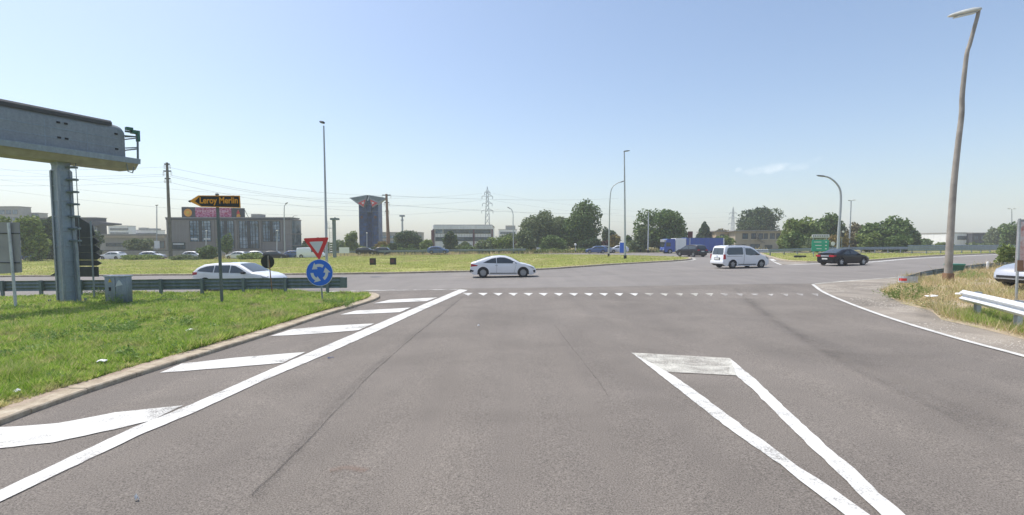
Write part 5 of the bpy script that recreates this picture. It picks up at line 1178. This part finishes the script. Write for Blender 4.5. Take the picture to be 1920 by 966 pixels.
    for wxx in wheels:
        for s in (1, -1):
            yo = s * (hw - .115); b = MB(); prof_ = [(wr * .62, .10), (wr * .9, .105), (wr, .07), (wr, -.07), (wr * .9, -.105), (wr * .62, -.10)]; ns = 22 if detail else 12
            rg = [[(wxx + r_ * math.cos(a), yo + s * y_, wr + r_ * math.sin(a)) for r_, y_ in prof_] for a in [2 * math.pi * k / ns for k in range(ns)]]; rg.append(rg[0])
            b.add([v for r_ in rg for v in r_], loft(rg, False)); wh = b.build('wheel', M['black'], t, smooth=35)
            b = MB(); R2 = wr * .66; yy = yo + s * .085
            b.tube([(wxx, yo - s * .02, wr), (wxx, yo + s * .0, wr)], R2, 16)
            if detail:
                for k in range(5):
                    a = 2 * math.pi * k / 5 + .3; ca_, sa_ = math.cos(a), math.sin(a); w1, w2 = .05, .035; e = Vector((-sa_, 0, ca_)); d = Vector((ca_, 0, sa_)); c0 = Vector((wxx, yy, wr))
                    b.add([c0 + e * w1, c0 - e * w1, c0 + d * R2 - e * w2 - e * .02, c0 + d * R2 + e * w2 + e * .02], [(0, 1, 2, 3)])
                b.tube([(wxx, yo, wr), (wxx, yy + s * .01, wr)], .06, 10)
                rg = [[(wxx + r_ * math.cos(a), yy, wr + r_ * math.sin(a)) for r_ in (R2 * .9, R2 * 1.0)] for a in [2 * math.pi * k / 20 for k in range(21)]]; b.add([v for r_ in rg for v in r_], loft(rg, False))
            b.build('rim', M[rim], wh)
    return t, dict(side=sidepoly, strip=stripz, yw=yw, ztop=ztop, bl=bl, x0=x0, x1=x1, body=bm_)
def mirrors(t, x, y, z, mat):
    for s in (1, -1): b = MB(); b.bbox((x, s * (y + .09), z), (.16, .2, .12), .03); b.build('mirror', M[mat], t, smooth=40)
def quadx(t, nm, x, y0, y1, z0, z1, mat, th=.02, parent=None, b_=.0):
    b = MB(); b.box((x, (y0 + y1) / 2, (z0 + z1) / 2), (th, y1 - y0, z1 - z0)); return b.build(nm, M[mat], parent or t)

# white liftback
p_ = [(-2.235, .42), (-2.22, .72), (-2.17, .97), (-2.0, 1.05), (-1.55, 1.20), (-1.1, 1.35), (-.7, 1.43), (-.25, 1.465), (.15, 1.445), (.55, 1.32), (.9, 1.14), (1.15, 1.0), (1.5, .93), (1.85, .83), (2.1, .70), (2.2, .58), (2.235, .42)]
bt = [(-2.235, .97), (-1.2, .97), (.6, .93), (1.1, .92), (2.235, .66)]
c = gpt(943, 35.3); t, k = car('liftback_car', c, R(3), 'white liftback car driving right in front of the roundabout island', 'car_white', prof=p_, belt=bt, wins=[[(-1.38, 1.0), (-1.1, 1.14), (-.78, 1.28), (-.5, 1.335), (-.47, .97)], [(-.43, .97), (-.45, 1.34), (-.2, 1.37), (.1, 1.355), (.4, 1.25), (.82, 1.04), (.93, .96)]], screen=[(1.13, 1.01, .66), (.9, 1.145, .62), (.55, 1.325, .56), (.3, 1.40, .54)], rear=[(-1.95, 1.068, .62), (-1.55, 1.205, .6), (-1.1, 1.355, .56), (-.85, 1.40, .54)], wheels=(-1.36, 1.34), wr=.34)
mirrors(t, .72, .86, .98, 'car_white')
k['side']('tail_light', [(-2.16, .93), (-1.72, .84), (-1.78, .78), (-2.2, .74)], 'tail_red', t); quadx(t, 'rear_vent', -2.225, .45, .82, .36, .52, 'trim', .05); quadx(t, 'rear_vent', -2.225, -.82, -.45, .36, .52, 'trim', .05)
k['side']('bumper_vent', [(-2.22, .55), (-1.98, .48), (-2.05, .38), (-2.2, .42)], 'trim', t); k['side']('sill_strip', [(-.9, .32), (.9, .32), (.9, .27), (-.9, .27)], 'trim', t)
k['side']('headlight', [(1.62, .80), (1.95, .74), (2.14, .62), (2.0, .60)], 'lamp_clear', t); k['side']('fog_lamp', [(2.0, .5), (2.16, .52), (2.17, .34), (2.06, .34)], 'trim', t)
k['side']('door_handle', [(-.55, .84), (-.38, .84), (-.38, .81), (-.55, .81)], 'lamp_clear', t, o_=.02); quadx(t, 'number_plate', -2.24, -.26, .26, .5, .62, 'plate')
k['side']('door_gap', [(-.455, .95), (-.445, .95), (-.445, .32), (-.455, .32)], 'trim', t, o_=.004); k['side']('door_gap', [(.86, .9), (.87, .9), (.72, .32), (.71, .32)], 'trim', t, o_=.004)
# white van
p_ = [(-2.2, .40), (-2.19, .92), (-2.13, 1.15), (-2.02, 1.68), (-1.93, 1.77), (-1.6, 1.82), (-.9, 1.84), (-.1, 1.82), (.35, 1.74), (.7, 1.58), (1.1, 1.28), (1.38, 1.10), (1.7, 1.02), (2.0, .90), (2.13, .74), (2.19, .42)]
bt = [(-2.2, 1.08), (0, 1.06), (1.2, 1.02), (2.2, .75)]
c = gpt(1387, 42.2); t, k = car('people_carrier', c, R(15), 'white people carrier seen from behind on the roundabout', 'car_white', L_=4.4, Wd=1.84, prof=p_, belt=bt, tumble=.11, wins=[[(-1.85, 1.14), (-1.93, 1.22), (-1.82, 1.60), (-1.7, 1.66), (-.55, 1.68), (-.46, 1.62), (-.44, 1.14), (-.5, 1.10), (-1.78, 1.09)], [(-.22, 1.62), (.3, 1.60), (.65, 1.44), (1.0, 1.18), (1.02, 1.09), (.3, 1.04), (-.2, 1.1)]], screen=[(1.36, 1.12, .72), (1.1, 1.29, .69), (.7, 1.59, .64), (.42, 1.73, .62)], rear=[(-2.145, 1.10, .66), (-2.10, 1.3, .66), (-2.02, 1.62, .60)], wheels=(-1.36, 1.36), wr=.33)
mirrors(t, .9, .92, 1.12, 'trim'); k['side']('tail_light', [(-2.15, 1.12), (-2.02, 1.12), (-2.0, .76), (-2.1, .72), (-2.16, .78)], 'tail_red', t, o_=.015)
for s in (1, -1): quadx(t, 'tail_light', -2.165, min(s * .78, s * .87), max(s * .78, s * .87), .76, 1.12, 'tail_red', .05)
quadx(t, 'number_plate', -2.215, -.30, .26, .70, .82, 'plate', .03); b = MB(); b.bbox((-2.2, 0, .48), (.12, 1.62, .24), .04); b.build('bumper', M['car_white'], t, smooth=40)
quadx(t, 'plate_recess', -2.20, -.36, .32, .66, .86, 'trim', .03); k['side']('headlight', [(1.72, .98), (2.05, .86), (2.1, .72), (1.9, .78)], 'lamp_clear', t)
k['side']('sill_strip', [(-.85, .34), (.85, .34), (.85, .28), (-.85, .28)], 'trim', t); k['side']('door_gap', [(-.335, 1.72), (-.32, 1.72), (-.34, .34), (-.355, .34)], 'trim', t, o_=.004)
k['side']('sliding_rail', [(-1.9, .985), (-.5, .985), (-.5, .965), (-1.9, .965)], 'trim', t, o_=.006); b = MB(); b.box((-2.14, 0, 1.14), (.03, .3, .03)); b.tube([(-2.16, .0, 1.14), (-2.12, .12, 1.35)], .012, 4); b.build('wiper', M['trim'], t)
b = MB()
for s in (1, -1): b.tube([(-1.7, s * .7, 1.84), (-.9, s * .72, 1.885), (0, s * .7, 1.85)], .018, 6)
b.build('roof_rail', M['trim'], t); b = MB(); b.box((-2.2, 0, .985), (.03, .14, .05)); b.build('emblem', M['lamp_clear'], t)
# dark hatch/coupe
p_ = [(-2.12, .42), (-2.12, .82), (-2.06, .96), (-1.7, 1.02), (-1.3, 1.14), (-.9, 1.30), (-.5, 1.38), (0, 1.39), (.3, 1.33), (.7, 1.12), (.98, .95), (1.4, .88), (1.8, .78), (2.05, .64), (2.14, .42)]
bt = [(-2.12, .94), (0, .92), (1.0, .88), (2.14, .62)]
c = gpt(1580, 43.6); t, k = car('coupe_car', c, R(20), 'black coupe leaving the roundabout on the right', 'car_dark', prof=p_, belt=bt, wins=[[(-1.15, .97), (-.95, 1.1), (-.6, 1.24), (-.35, 1.27), (-.3, .96)], [(-.24, .96), (-.28, 1.28), (.1, 1.28), (.35, 1.2), (.72, .98), (.72, .93)]], screen=[(.96, .97, .66), (.7, 1.13, .62), (.4, 1.3, .56)], rear=[(-1.72, 1.03, .64), (-1.3, 1.15, .62), (-.9, 1.31, .56), (-.7, 1.35, .54)], wheels=(-1.28, 1.3), wr=.32, rim='rim_light')
mirrors(t, .6, .86, .95, 'car_dark'); b = MB(); b.bbox((-2.0, 0, 1.02), (.22, 1.4, .05), .02); b.build('spoiler', M['car_dark'], t)
for s in (1, -1): quadx(t, 'tail_light', -2.125, min(s * .40, s * .82), max(s * .40, s * .82), .74, .9, 'tail_red', .05)
quadx(t, 'number_plate', -2.14, -.24, .24, .52, .63, 'plate', .03); quadx(t, 'chrome_trim', -2.12, -.36, .36, .76, .86, 'lamp_clear', .03); k['side']('headlight', [(1.6, .8), (1.95, .7), (2.02, .6), (1.85, .62)], 'lamp_clear', t)
k['side']('tail_light', [(-2.1, .9), (-1.85, .9), (-1.9, .76), (-2.12, .74)], 'tail_red', t)
# dark SUV heading away
p_ = [(-2.25, .5), (-2.24, .95), (-2.15, 1.12), (-2.0, 1.45), (-1.85, 1.58), (-1.2, 1.66), (-.3, 1.67), (.3, 1.58), (.9, 1.25), (1.2, 1.08), (1.8, 1.0), (2.15, .85), (2.25, .5)]
bt = [(-2.25, 1.08), (0, 1.04), (1.2, 1.0), (2.25, .8)]; c = gpt(1296, 72)
t, k = car('suv_car', c, R(112), 'dark grey suv driving away behind the white people carrier', 'car_grey', Wd=1.88, prof=p_, belt=bt, tumble=.2, wins=[[(-1.85, 1.1), (-1.75, 1.45), (-.5, 1.52), (-.5, 1.08)], [(-.42, 1.08), (-.42, 1.52), (.2, 1.48), (.85, 1.12), (.85, 1.04)]], screen=[(1.15, 1.1, .7), (.9, 1.26, .68), (.35, 1.56, .6)], rear=[(-2.16, 1.12, .66), (-2.02, 1.42, .6), (-1.92, 1.53, .56)], wheels=(-1.38, 1.38), wr=.36)
for s in (1, -1): quadx(t, 'tail_light', -2.23, min(s * .5, s * .86), max(s * .5, s * .86), .88, 1.02, 'tail_red', .05)
quadx(t, 'number_plate', -2.25, -.25, .25, .72, .84, 'plate', .03)
# white estate behind left rail
p_ = [(-2.3, .45), (-2.3, .85), (-2.22, 1.05), (-2.0, 1.22), (-1.6, 1.40), (-1.0, 1.47), (-.2, 1.49), (.4, 1.44), (.8, 1.26), (1.25, 1.02), (1.7, .95), (2.1, .82), (2.28, .62), (2.32, .42)]
bt = [(-2.3, 1.02), (0, .96), (1.2, .94), (2.32, .7)]; c = gpt(452, 27.6)
t, k = car('estate_car', c, R(-9), 'white estate car passing behind the left guardrail', 'car_white', Wd=1.84, prof=p_, belt=bt, tumble=.22, wins=[[(-1.95, 1.06), (-1.75, 1.2), (-1.35, 1.32), (-.95, 1.36), (-.95, 1.0)], [(-.88, 1.0), (-.88, 1.365), (-.3, 1.38), (-.02, 1.38), (-.02, .99)], [(.05, .99), (.05, 1.375), (.3, 1.35), (.55, 1.24), (.95, 1.03), (.98, .97)]], screen=[(1.22, 1.04, .72), (.8, 1.27, .66), (.42, 1.435, .6)], rear=[(-2.2, 1.07, .62), (-2.0, 1.23, .6), (-1.62, 1.40, .58)], wheels=(-1.42, 1.42), wr=.34)
mirrors(t, .85, .88, 1.0, 'trim'); k['side']('tail_light', [(-2.26, 1.0), (-1.9, 1.0), (-1.95, .88), (-2.28, .84)], 'tail_red', t); k['side']('headlight', [(1.75, .86), (2.15, .76), (2.22, .64), (1.95, .68)], 'lamp_clear', t)
# silver car at right edge
p_ = [(-2.2, .42), (-2.2, .9), (-2.1, 1.08), (-1.7, 1.32), (-1.2, 1.42), (-.2, 1.44), (.3, 1.38), (.8, 1.14), (1.1, 1.0), (1.6, .92), (2.0, .78), (2.14, .64), (2.2, .42)]
bt = [(-2.2, .98), (0, .94), (1.2, .92), (2.2, .7)]
c = gpt(1962, 21.6); c.x = .955 * 21.6 + 2.45; c.z = G(c.x) + .12
t, k = car('hatchback_car', c, R(186), 'silver hatchback nose poking into view behind the rusty sign', 'car_silver', prof=p_, belt=bt, wins=[[(-1.3, 1.0), (-1.1, 1.28), (-.3, 1.34), (-.3, .98)], [(-.2, .98), (-.2, 1.34), (.2, 1.28), (.72, 1.02), (.74, .96)]], screen=[(1.08, 1.02, .68), (.8, 1.15, .64), (.35, 1.37, .58)], rear=[(-2.1, 1.09, .6), (-1.7, 1.33, .55)], wheels=(-1.3, 1.36), wr=.31)
k['side']('headlight', [(1.62, .86), (1.98, .75), (2.06, .62), (1.78, .68)], 'lamp_clear', t); quadx(t, 'grille', 2.19, -.6, .6, .40, .5, 'trim', .05); k['side']('fog_lamp', [(1.98, .48), (2.14, .5), (2.15, .36), (2.0, .34)], 'trim', t)
# lorry
c = gpt(1262, 92); c.z -= .12; t = thing('lorry', c, 'blue lorry with a white front body panel and long blue trailer behind the island tip', 'lorry', rz=R(184)); Hh = 2.95
b = MB(); pr = [(.1, .35), (2.0, .35), (2.06, 1.2), (1.85, 2.1), (1.5, 2.7), (.1, 2.7)]
b.prism(pr, (1, 0, 0), (0, 0, 1), (0, -1.1, 0), (0, 1, 0), 2.2); b.build('cab', M['truck_blue'], t, smooth=30)
b = MB(); b.add([(2.075, -1., 1.25), (2.075, 1., 1.25), (1.88, 1., 2.05), (1.88, -1., 2.05)], [(0, 1, 2, 3)]); b.build('windscreen', M['glass'], t)
b = MB(); b.bbox((1.8, 0, 2.35), (.5, 2.1, .5), .1); b.build('roof_fairing', M['lamp_clear'], t)
for s in (1, -1): b = MB(); b.box((1.3, s * 1.11, 1.7), (.8, .02, .7)); b.build('side_window', M['glass'], t)
b = MB(); b.bbox((-.95, 0, 1.65), (1.9, 2.3, 2.3), .03); b.build('white_body', M['white'], t)
b = MB(); b.bbox((-5.3, 0, 1.72), (6.7, 2.35, 2.35), .03); tr = b.build('trailer', M['truck_blue'], t)
b = MB()
for k_ in range(7): b.box((-2.4 - k_ * .95, 1.19, 1.72), (.03, .03, 2.25))
for z in (.58, 2.86): b.box((-5.3, 1.19, z), (6.7, .04, .07))
b.build('curtain_batten', M['car_blue'], tr)
b = MB(); b.bbox((-8.78, 0, 1.72), (.24, 2.3, 2.2), .04); b.build('rear_door', M['white'], t)
b = MB(); b.box((-5, 0, .5), (7, 1.2, .15)); b.build('chassis', M['dark'], t)
b = MB(); b.bbox((2.0, 0, .5), (.2, 2.2, .35), .04); b.build('bumper', M['car_grey'], t)
for s in (1, -1): b = MB(); b.box((2.1, s * .8, .75), (.05, .35, .2)); b.build('headlight', M['lamp_clear'], t)
for x in (1.0, -1.3, -6.2, -7.1, -8.0):
    for s in (1, -1): b = MB(); b.tube([(x, s * .85, .45), (x, s * 1.12, .45)], .45, 16); wh = b.build('wheel', M['black'], t); b = MB(); b.tube([(x, s * 1.1, .45), (x, s * 1.13, .45)], .24, 12); b.build('rim', M['rim'], wh)
# parked cars far away
p_ = [(-2.1, .45), (-2.1, .9), (-1.95, 1.1), (-1.5, 1.38), (-.8, 1.46), (0, 1.45), (.4, 1.36), (.85, 1.05), (1.2, .95), (1.8, .85), (2.05, .68), (2.1, .45)]; bt = [(-2.1, 1.0), (0, .95), (1.1, .9), (2.1, .7)]
W1 = [[(-1.6, 1.02), (-1.35, 1.3), (-.3, 1.36), (-.3, .98)], [(-.22, .98), (-.22, 1.36), (.2, 1.3), (.75, 1.02), (.75, .95)]]
far = [(66, 92, 178, 'car_blue', 'blue parked car left of the gantry column'), (97, 95, 5, 'car_white', 'white parked car just left of the gantry column'), (212, 93, 175, 'car_white', 'white parked car right of the stacked arrow boards'), (287, 95, 10, 'car_silver', 'silver parked car left of the tall utility pole'), (366, 96, 0, 'car_silver', 'silver parked car hidden beside the round dark bush'),
       (446, 95, 172, 'car_white', 'white parked car below the dark office third window'), (486, 98, 8, 'car_silver', 'pale parked car half behind the grassy bush'), (517, 94, 4, 'car_grey', 'dark grey parked car below the dark office fourth window'), (545, 96, 185, 'car_blue', 'blue parked car left of the give way triangle'),
       (688, 104, 0, 'car_dark', 'black car behind the far guardrail, left of its neighbour'), (712, 106, 178, 'car_grey', 'grey car behind the far guardrail at the tower foot'), (822, 101, 2, 'car_blue', 'dark blue car driving along the far road before the office block'),
       (1118, 100, 170, 'car_blue', 'blue parked car left of the two island lamp posts'), (1136, 101, 10, 'car_silver', 'silver parked car between the two island lamp posts'), (1158, 102, 175, 'car_white', 'white parked car beside the blue road panel'), (1052, 118, 40, 'car_white', 'white parked car under the tallest dark tree'), (1018, 120, 60, 'car_white', 'white parked car under the hazy tree')]
for px, Y, a, pm, lab in far:
    c = gpt(px, Y); 
    if px in (688, 712, 822): c.z += .35
    car('parked_car', c, R(a), lab, pm, prof=p_, belt=bt, wins=W1, screen=[(.83, 1.07, .66), (.42, 1.35, .6)], rear=[(-1.93, 1.12, .62), (-1.52, 1.37, .58)], wheels=(-1.28, 1.28), wr=.31, detail=False, group='cars parked beyond the roundabout')
# white van by office end
p_ = [(-2.4, .45), (-2.4, 1.7), (-2.3, 1.95), (-1, 2.0), (.8, 1.98), (1.3, 1.7), (1.8, 1.15), (2.3, .95), (2.5, .5)]; bt = [(-2.4, 1.1), (0, 1.1), (1.8, 1.08), (2.5, .8)]
car('white_van', gpt(583, 96), R(4), 'white van parked directly behind the give way triangle', 'car_white', Wd=1.9, prof=p_, belt=bt, tumble=.1, wins=[[(.3, 1.15), (.3, 1.7), (1.0, 1.65), (1.5, 1.25), (1.5, 1.12)]], screen=[(1.78, 1.18, .75), (1.32, 1.7, .65)], wheels=(-1.5, 1.6), wr=.34, detail=False, cat='van')

# ------------------------------------------------------------------ other signs and small things
def board(name, px0, px1, y0, y1, Y, mat, label, cat='road sign', posts=2, legmat='galv', extra=None, off=.05):
    xm = (px0 + px1) / 2; base = gpt(xm, Y, off); t = thing(name, base, label, cat); s2 = F / Y
    z1, z0 = (at(xm, y0, Y) - base).z, (at(xm, y1, Y) - base).z; w = (px1 - px0) / s2
    b = MB(); b.bbox((0, 0, (z0 + z1) / 2), (w, .06, z1 - z0), .015); pn = b.build('panel', M[mat], t)
    for k in range(posts):
        x = 0 if posts == 1 else (-.35 + .7 * k) * w; b = MB(); b.tube([(x, .08, -.1), (x, .08, z1)], .045, 6); b.build('post', M[legmat], t)
    return t, pn, w, z0, z1
t, pn, w, z0, z1 = board('direction_board', 1521, 1553, 450, 471.5, 61, 'green_sign', 'green direction board with a white name plate above, behind the black coupe')
base = t.location; b = MB(); za, zc = (at(1537, 440, 61) - base).z, (at(1537, 445.5, 61) - base).z
b.bbox((0, 0, (za + zc) / 2), (w * 1.02, .05, za - zc), .015); up_ = b.build('name_plate', M['white'], t)
b = MB()
for k in range(9): b.box((-.85 + k * .21, -.035, (za + zc) / 2), (.13, .012, .13))
b.build('lettering', M['trim'], up_)
b = MB()
for r_ in range(3): b.box((-.35 + .1 * r_, -.04, z1 - .25 - .4 * r_), (.9 - .15 * r_, .012, .08)); b.box((.65, -.04, z1 - .25 - .4 * r_), (.2, .012, .12))
b.build('lettering', M['white'], pn)
for s in (-1, 1): b = MB(); b.tube([(s * .8, .08, z1 - .2), (s * .8, .08, za)], .04, 6); b.build('post', M['galv'], t)
Y = 60; base = gpt(1561, Y, .05); t = thing('round_sign', base, 'small pale round sign right of the green board', 'road sign'); zc = (at(1561, 457, Y) - base).z
b = MB(); b.tube([(0, .04, 0), (0, .04, zc)], .03, 6); b.build('post', M['galv'], t); b = MB(); b.tube([(0, 0, zc), (0, .03, zc)], .24, 20); b.build('disc', M['plate'], t)
Y = 70; base = gpt(1578, Y, .05); t = thing('traffic_light', base, 'dark signal box between the two right lamp posts', 'traffic light'); zc = (at(1578, 440, Y) - base).z
b = MB(); b.tube([(0, .1, 0), (0, .1, zc)], .05, 6); b.build('post', M['galv_dark'], t); b = MB(); b.bbox((0, 0, zc), (.42, .3, .62), .04); hd = b.build('housing', M['sign_black'], t); b = MB(); b.tube([(0, -.16, zc + .38), (0, -.1, zc + .38)], .15, 12); b.build('beacon', M['plate'], hd)
board('road_sign', 1162, 1173, 455, 474, 97, 'blue', 'small blue road panel behind the tall island lamp post', posts=2)
board('chevron_sign', 1289, 1298, 434, 446, 84, 'leaf_red', 'reddish sign on a thin pole above the lorry', posts=1, legmat='galv_pale')
board('road_sign', 1311, 1315, 462.5, 467.5, 76, 'blue', 'tiny blue sign right of the dark suv', posts=1)
board('shop_totem', 636, 655, 464, 475, 99, 'white', 'white tilted advertising panel beside the far guardrail', posts=2)
board('white_notice', 36, 41, 451, 463, 60, 'white', 'small white notice on a post left of the gantry', posts=1)
board('grey_notice', 290, 300, 452, 466, 106, 'white', 'white poster panel beside the low warehouse door', posts=1)
# rusty sign at right
Y = 17.9; base = gpt(1905, Y, .06); t = thing('rusty_sign', base, 'faded rusty billboard edge on a dark post at the right margin', 'sign'); 
b = MB(); b.tube([(0, 0, -.1), (at(1912, 410, Y) - base)], .04, 8); b.build('post', M['pole_grey'], t); p1 = lambda px, py: ((at(px, py, Y) - base).x, (at(px, py, Y) - base).z)
b = MB(); b.prism([p1(1912, 412), p1(2010, 405), p1(2010, 512), p1(1906, 510)], (1, 0, 0), (0, 0, 1), (0, .03, 0), (0, 1, 0), .05); pn = b.build('panel', M['sign_back'], t)
m = Mt('faded_print'); v = m.noise(1.6, 5, .7); m.color(m.ramp(v, [(.38, (.42, .13, .10)), (.5, (.62, .45, .42)), (.6, (.68, .68, .68))])); m.set(.6)
b = MB(); b.prism([p1(1915, 416), p1(2005, 410), p1(2005, 508), p1(1909, 506)], (1, 0, 0), (0, 0, 1), (0, .02, 0), (0, 1, 0), .008); b.build('print', m.m, pn)
b = MB(); b.prism([p1(1905, 488), p1(1916, 488), p1(1916, 508), p1(1904, 508)], (1, 0, 0), (0, 0, 1), (0, -.06, 0), (0, 1, 0), .008); b.build('rust_plate', M['rust'], t)
# green bin
Y = 29.5; base = gpt(1797, Y, .35); t = thing('waste_bin', base, 'dark green plastic bin behind the crooked lamp post', 'bin'); h = (at(1797, 496, Y) - base).z
b = MB(); rg = [[(sx * w_, sy * w_ * .6 + .3, z) for sx, sy in ((-1, -1), (1, -1), (1, 1), (-1, 1))] for z, w_ in ((0, .34), (h * .85, .40), (h * .86, .44), (h * .9, .44))]; b.add([v for r in rg for v in r], loft(rg) + [(0, 1, 2, 3), (12, 13, 14, 15)]); b.build('body', M['plastic_green'], t)
b = MB(); b.bbox((0, .3, h * .95), (.84, .56, .1), .03); b.build('lid', plain('bin_lid', (.05, .22, .16), .5), t)
# white/blue debris on bank
def litter(px, py, w, label, off=.16, seed=0):
    q = gp(px, py, off); b = MB(); g = random.Random(seed); n = 9; c = Vector((q[0], q[1], G(q[0]) + off)); P = []
    for k in range(n): a = 2 * math.pi * k / n; r_ = w * .5 * g.uniform(.6, 1.1); P.append(c + Vector((math.cos(a) * r_, math.sin(a) * r_ * .7, g.uniform(0, .05))))
    b.add(P + [c + Z * .06] + [p - Z * .012 for p in P], [(k, (k + 1) % n, n) for k in range(n)] + [(k, (k + 1) % n, (k + 1) % n + n + 1, k + n + 1) for k in range(n)]); o = b.build('paper_litter', M['litter'], None, world=True, loc=c); tag(o, label, 'litter', None)
litter(357, 620, .24, 'larger white scrap of paper lying on the left verge', seed=1); litter(191, 679, .22, 'flat white scrap of paper near the verge kerb', seed=2); litter(33, 735, .12, 'small pale scrap of paper at the lower left of the verge', seed=3)
litter(1801, 552, .35, 'white scrap lying on the dry bank', .3, 4); litter(1748, 556, .45, 'pale crumpled bag in the dry grass near the rail end', .25, 5); litter(897, 612, .07, 'tiny white speck of paper on the asphalt', .01, 6); litter(256, 937, .05, 'tiny pale scrap on the asphalt at lower left', .01, 7); litter(1847, 609, .2, 'pale stone on the shoulder under the white guardrail', .04, 8)
q = gp(620, 672); b = MB(); b.tube([(q[0] + .06 * math.cos(a), q[1] + .05 * math.sin(a), G(q[0]) + .015) for a in [k * .7 for k in range(8)]], .006, 5); o = b.build('cable_tie', M['car_blue'], None, world=True, loc=(q[0], q[1], G(q[0]))); tag(o, 'tiny curled dark blue strap on the asphalt beside the white line', 'strap')
# small white bollard far right, dark tyre-like strip on traffic island
Y = 34; base = gpt(1851, Y, .06); t = MB(); t.tube([(0, 0, 0), (0, 0, .5), (0, 0, .55)], [.08, .08, .05], 10); o = t.build('marker_post', M['white'], None); o.location = base; tag(o, 'short white marker post on the dry bank left of the green shrub', 'marker post')
q = gp(1500, 483, .1); b = MB(); b.bbox((0, 0, .12), (1.35, .35, .24), .06); o = b.build('rubber_block', M['black'], None); o.location = (q[0], q[1], G(q[0]) + .1); tag(o, 'low black rubber block on the traffic island grass left of the black coupe', 'block')

# ------------------------------------------------------------------ haze
HZ = .0007
b = MB(); b.box((0, 350, 28), (1900, 1300, 60)); m = bpy.data.materials.new('haze_air'); m.use_nodes = True; nt = m.node_tree; nt.nodes.clear(); o_ = nt.nodes.new('ShaderNodeOutputMaterial'); v_ = nt.nodes.new('ShaderNodeVolumePrincipled'); v_.inputs['Color'].default_value = (.92, .96, 1, 1); v_.inputs['Density'].default_value = HZ; v_.inputs['Anisotropy'].default_value = 0.; nt.links.new(v_.outputs[0], o_.inputs['Volume'])
o = b.build('haze', m, None); o['kind'] = 'stuff'; tag(o, 'thin summer haze in the air', 'haze')
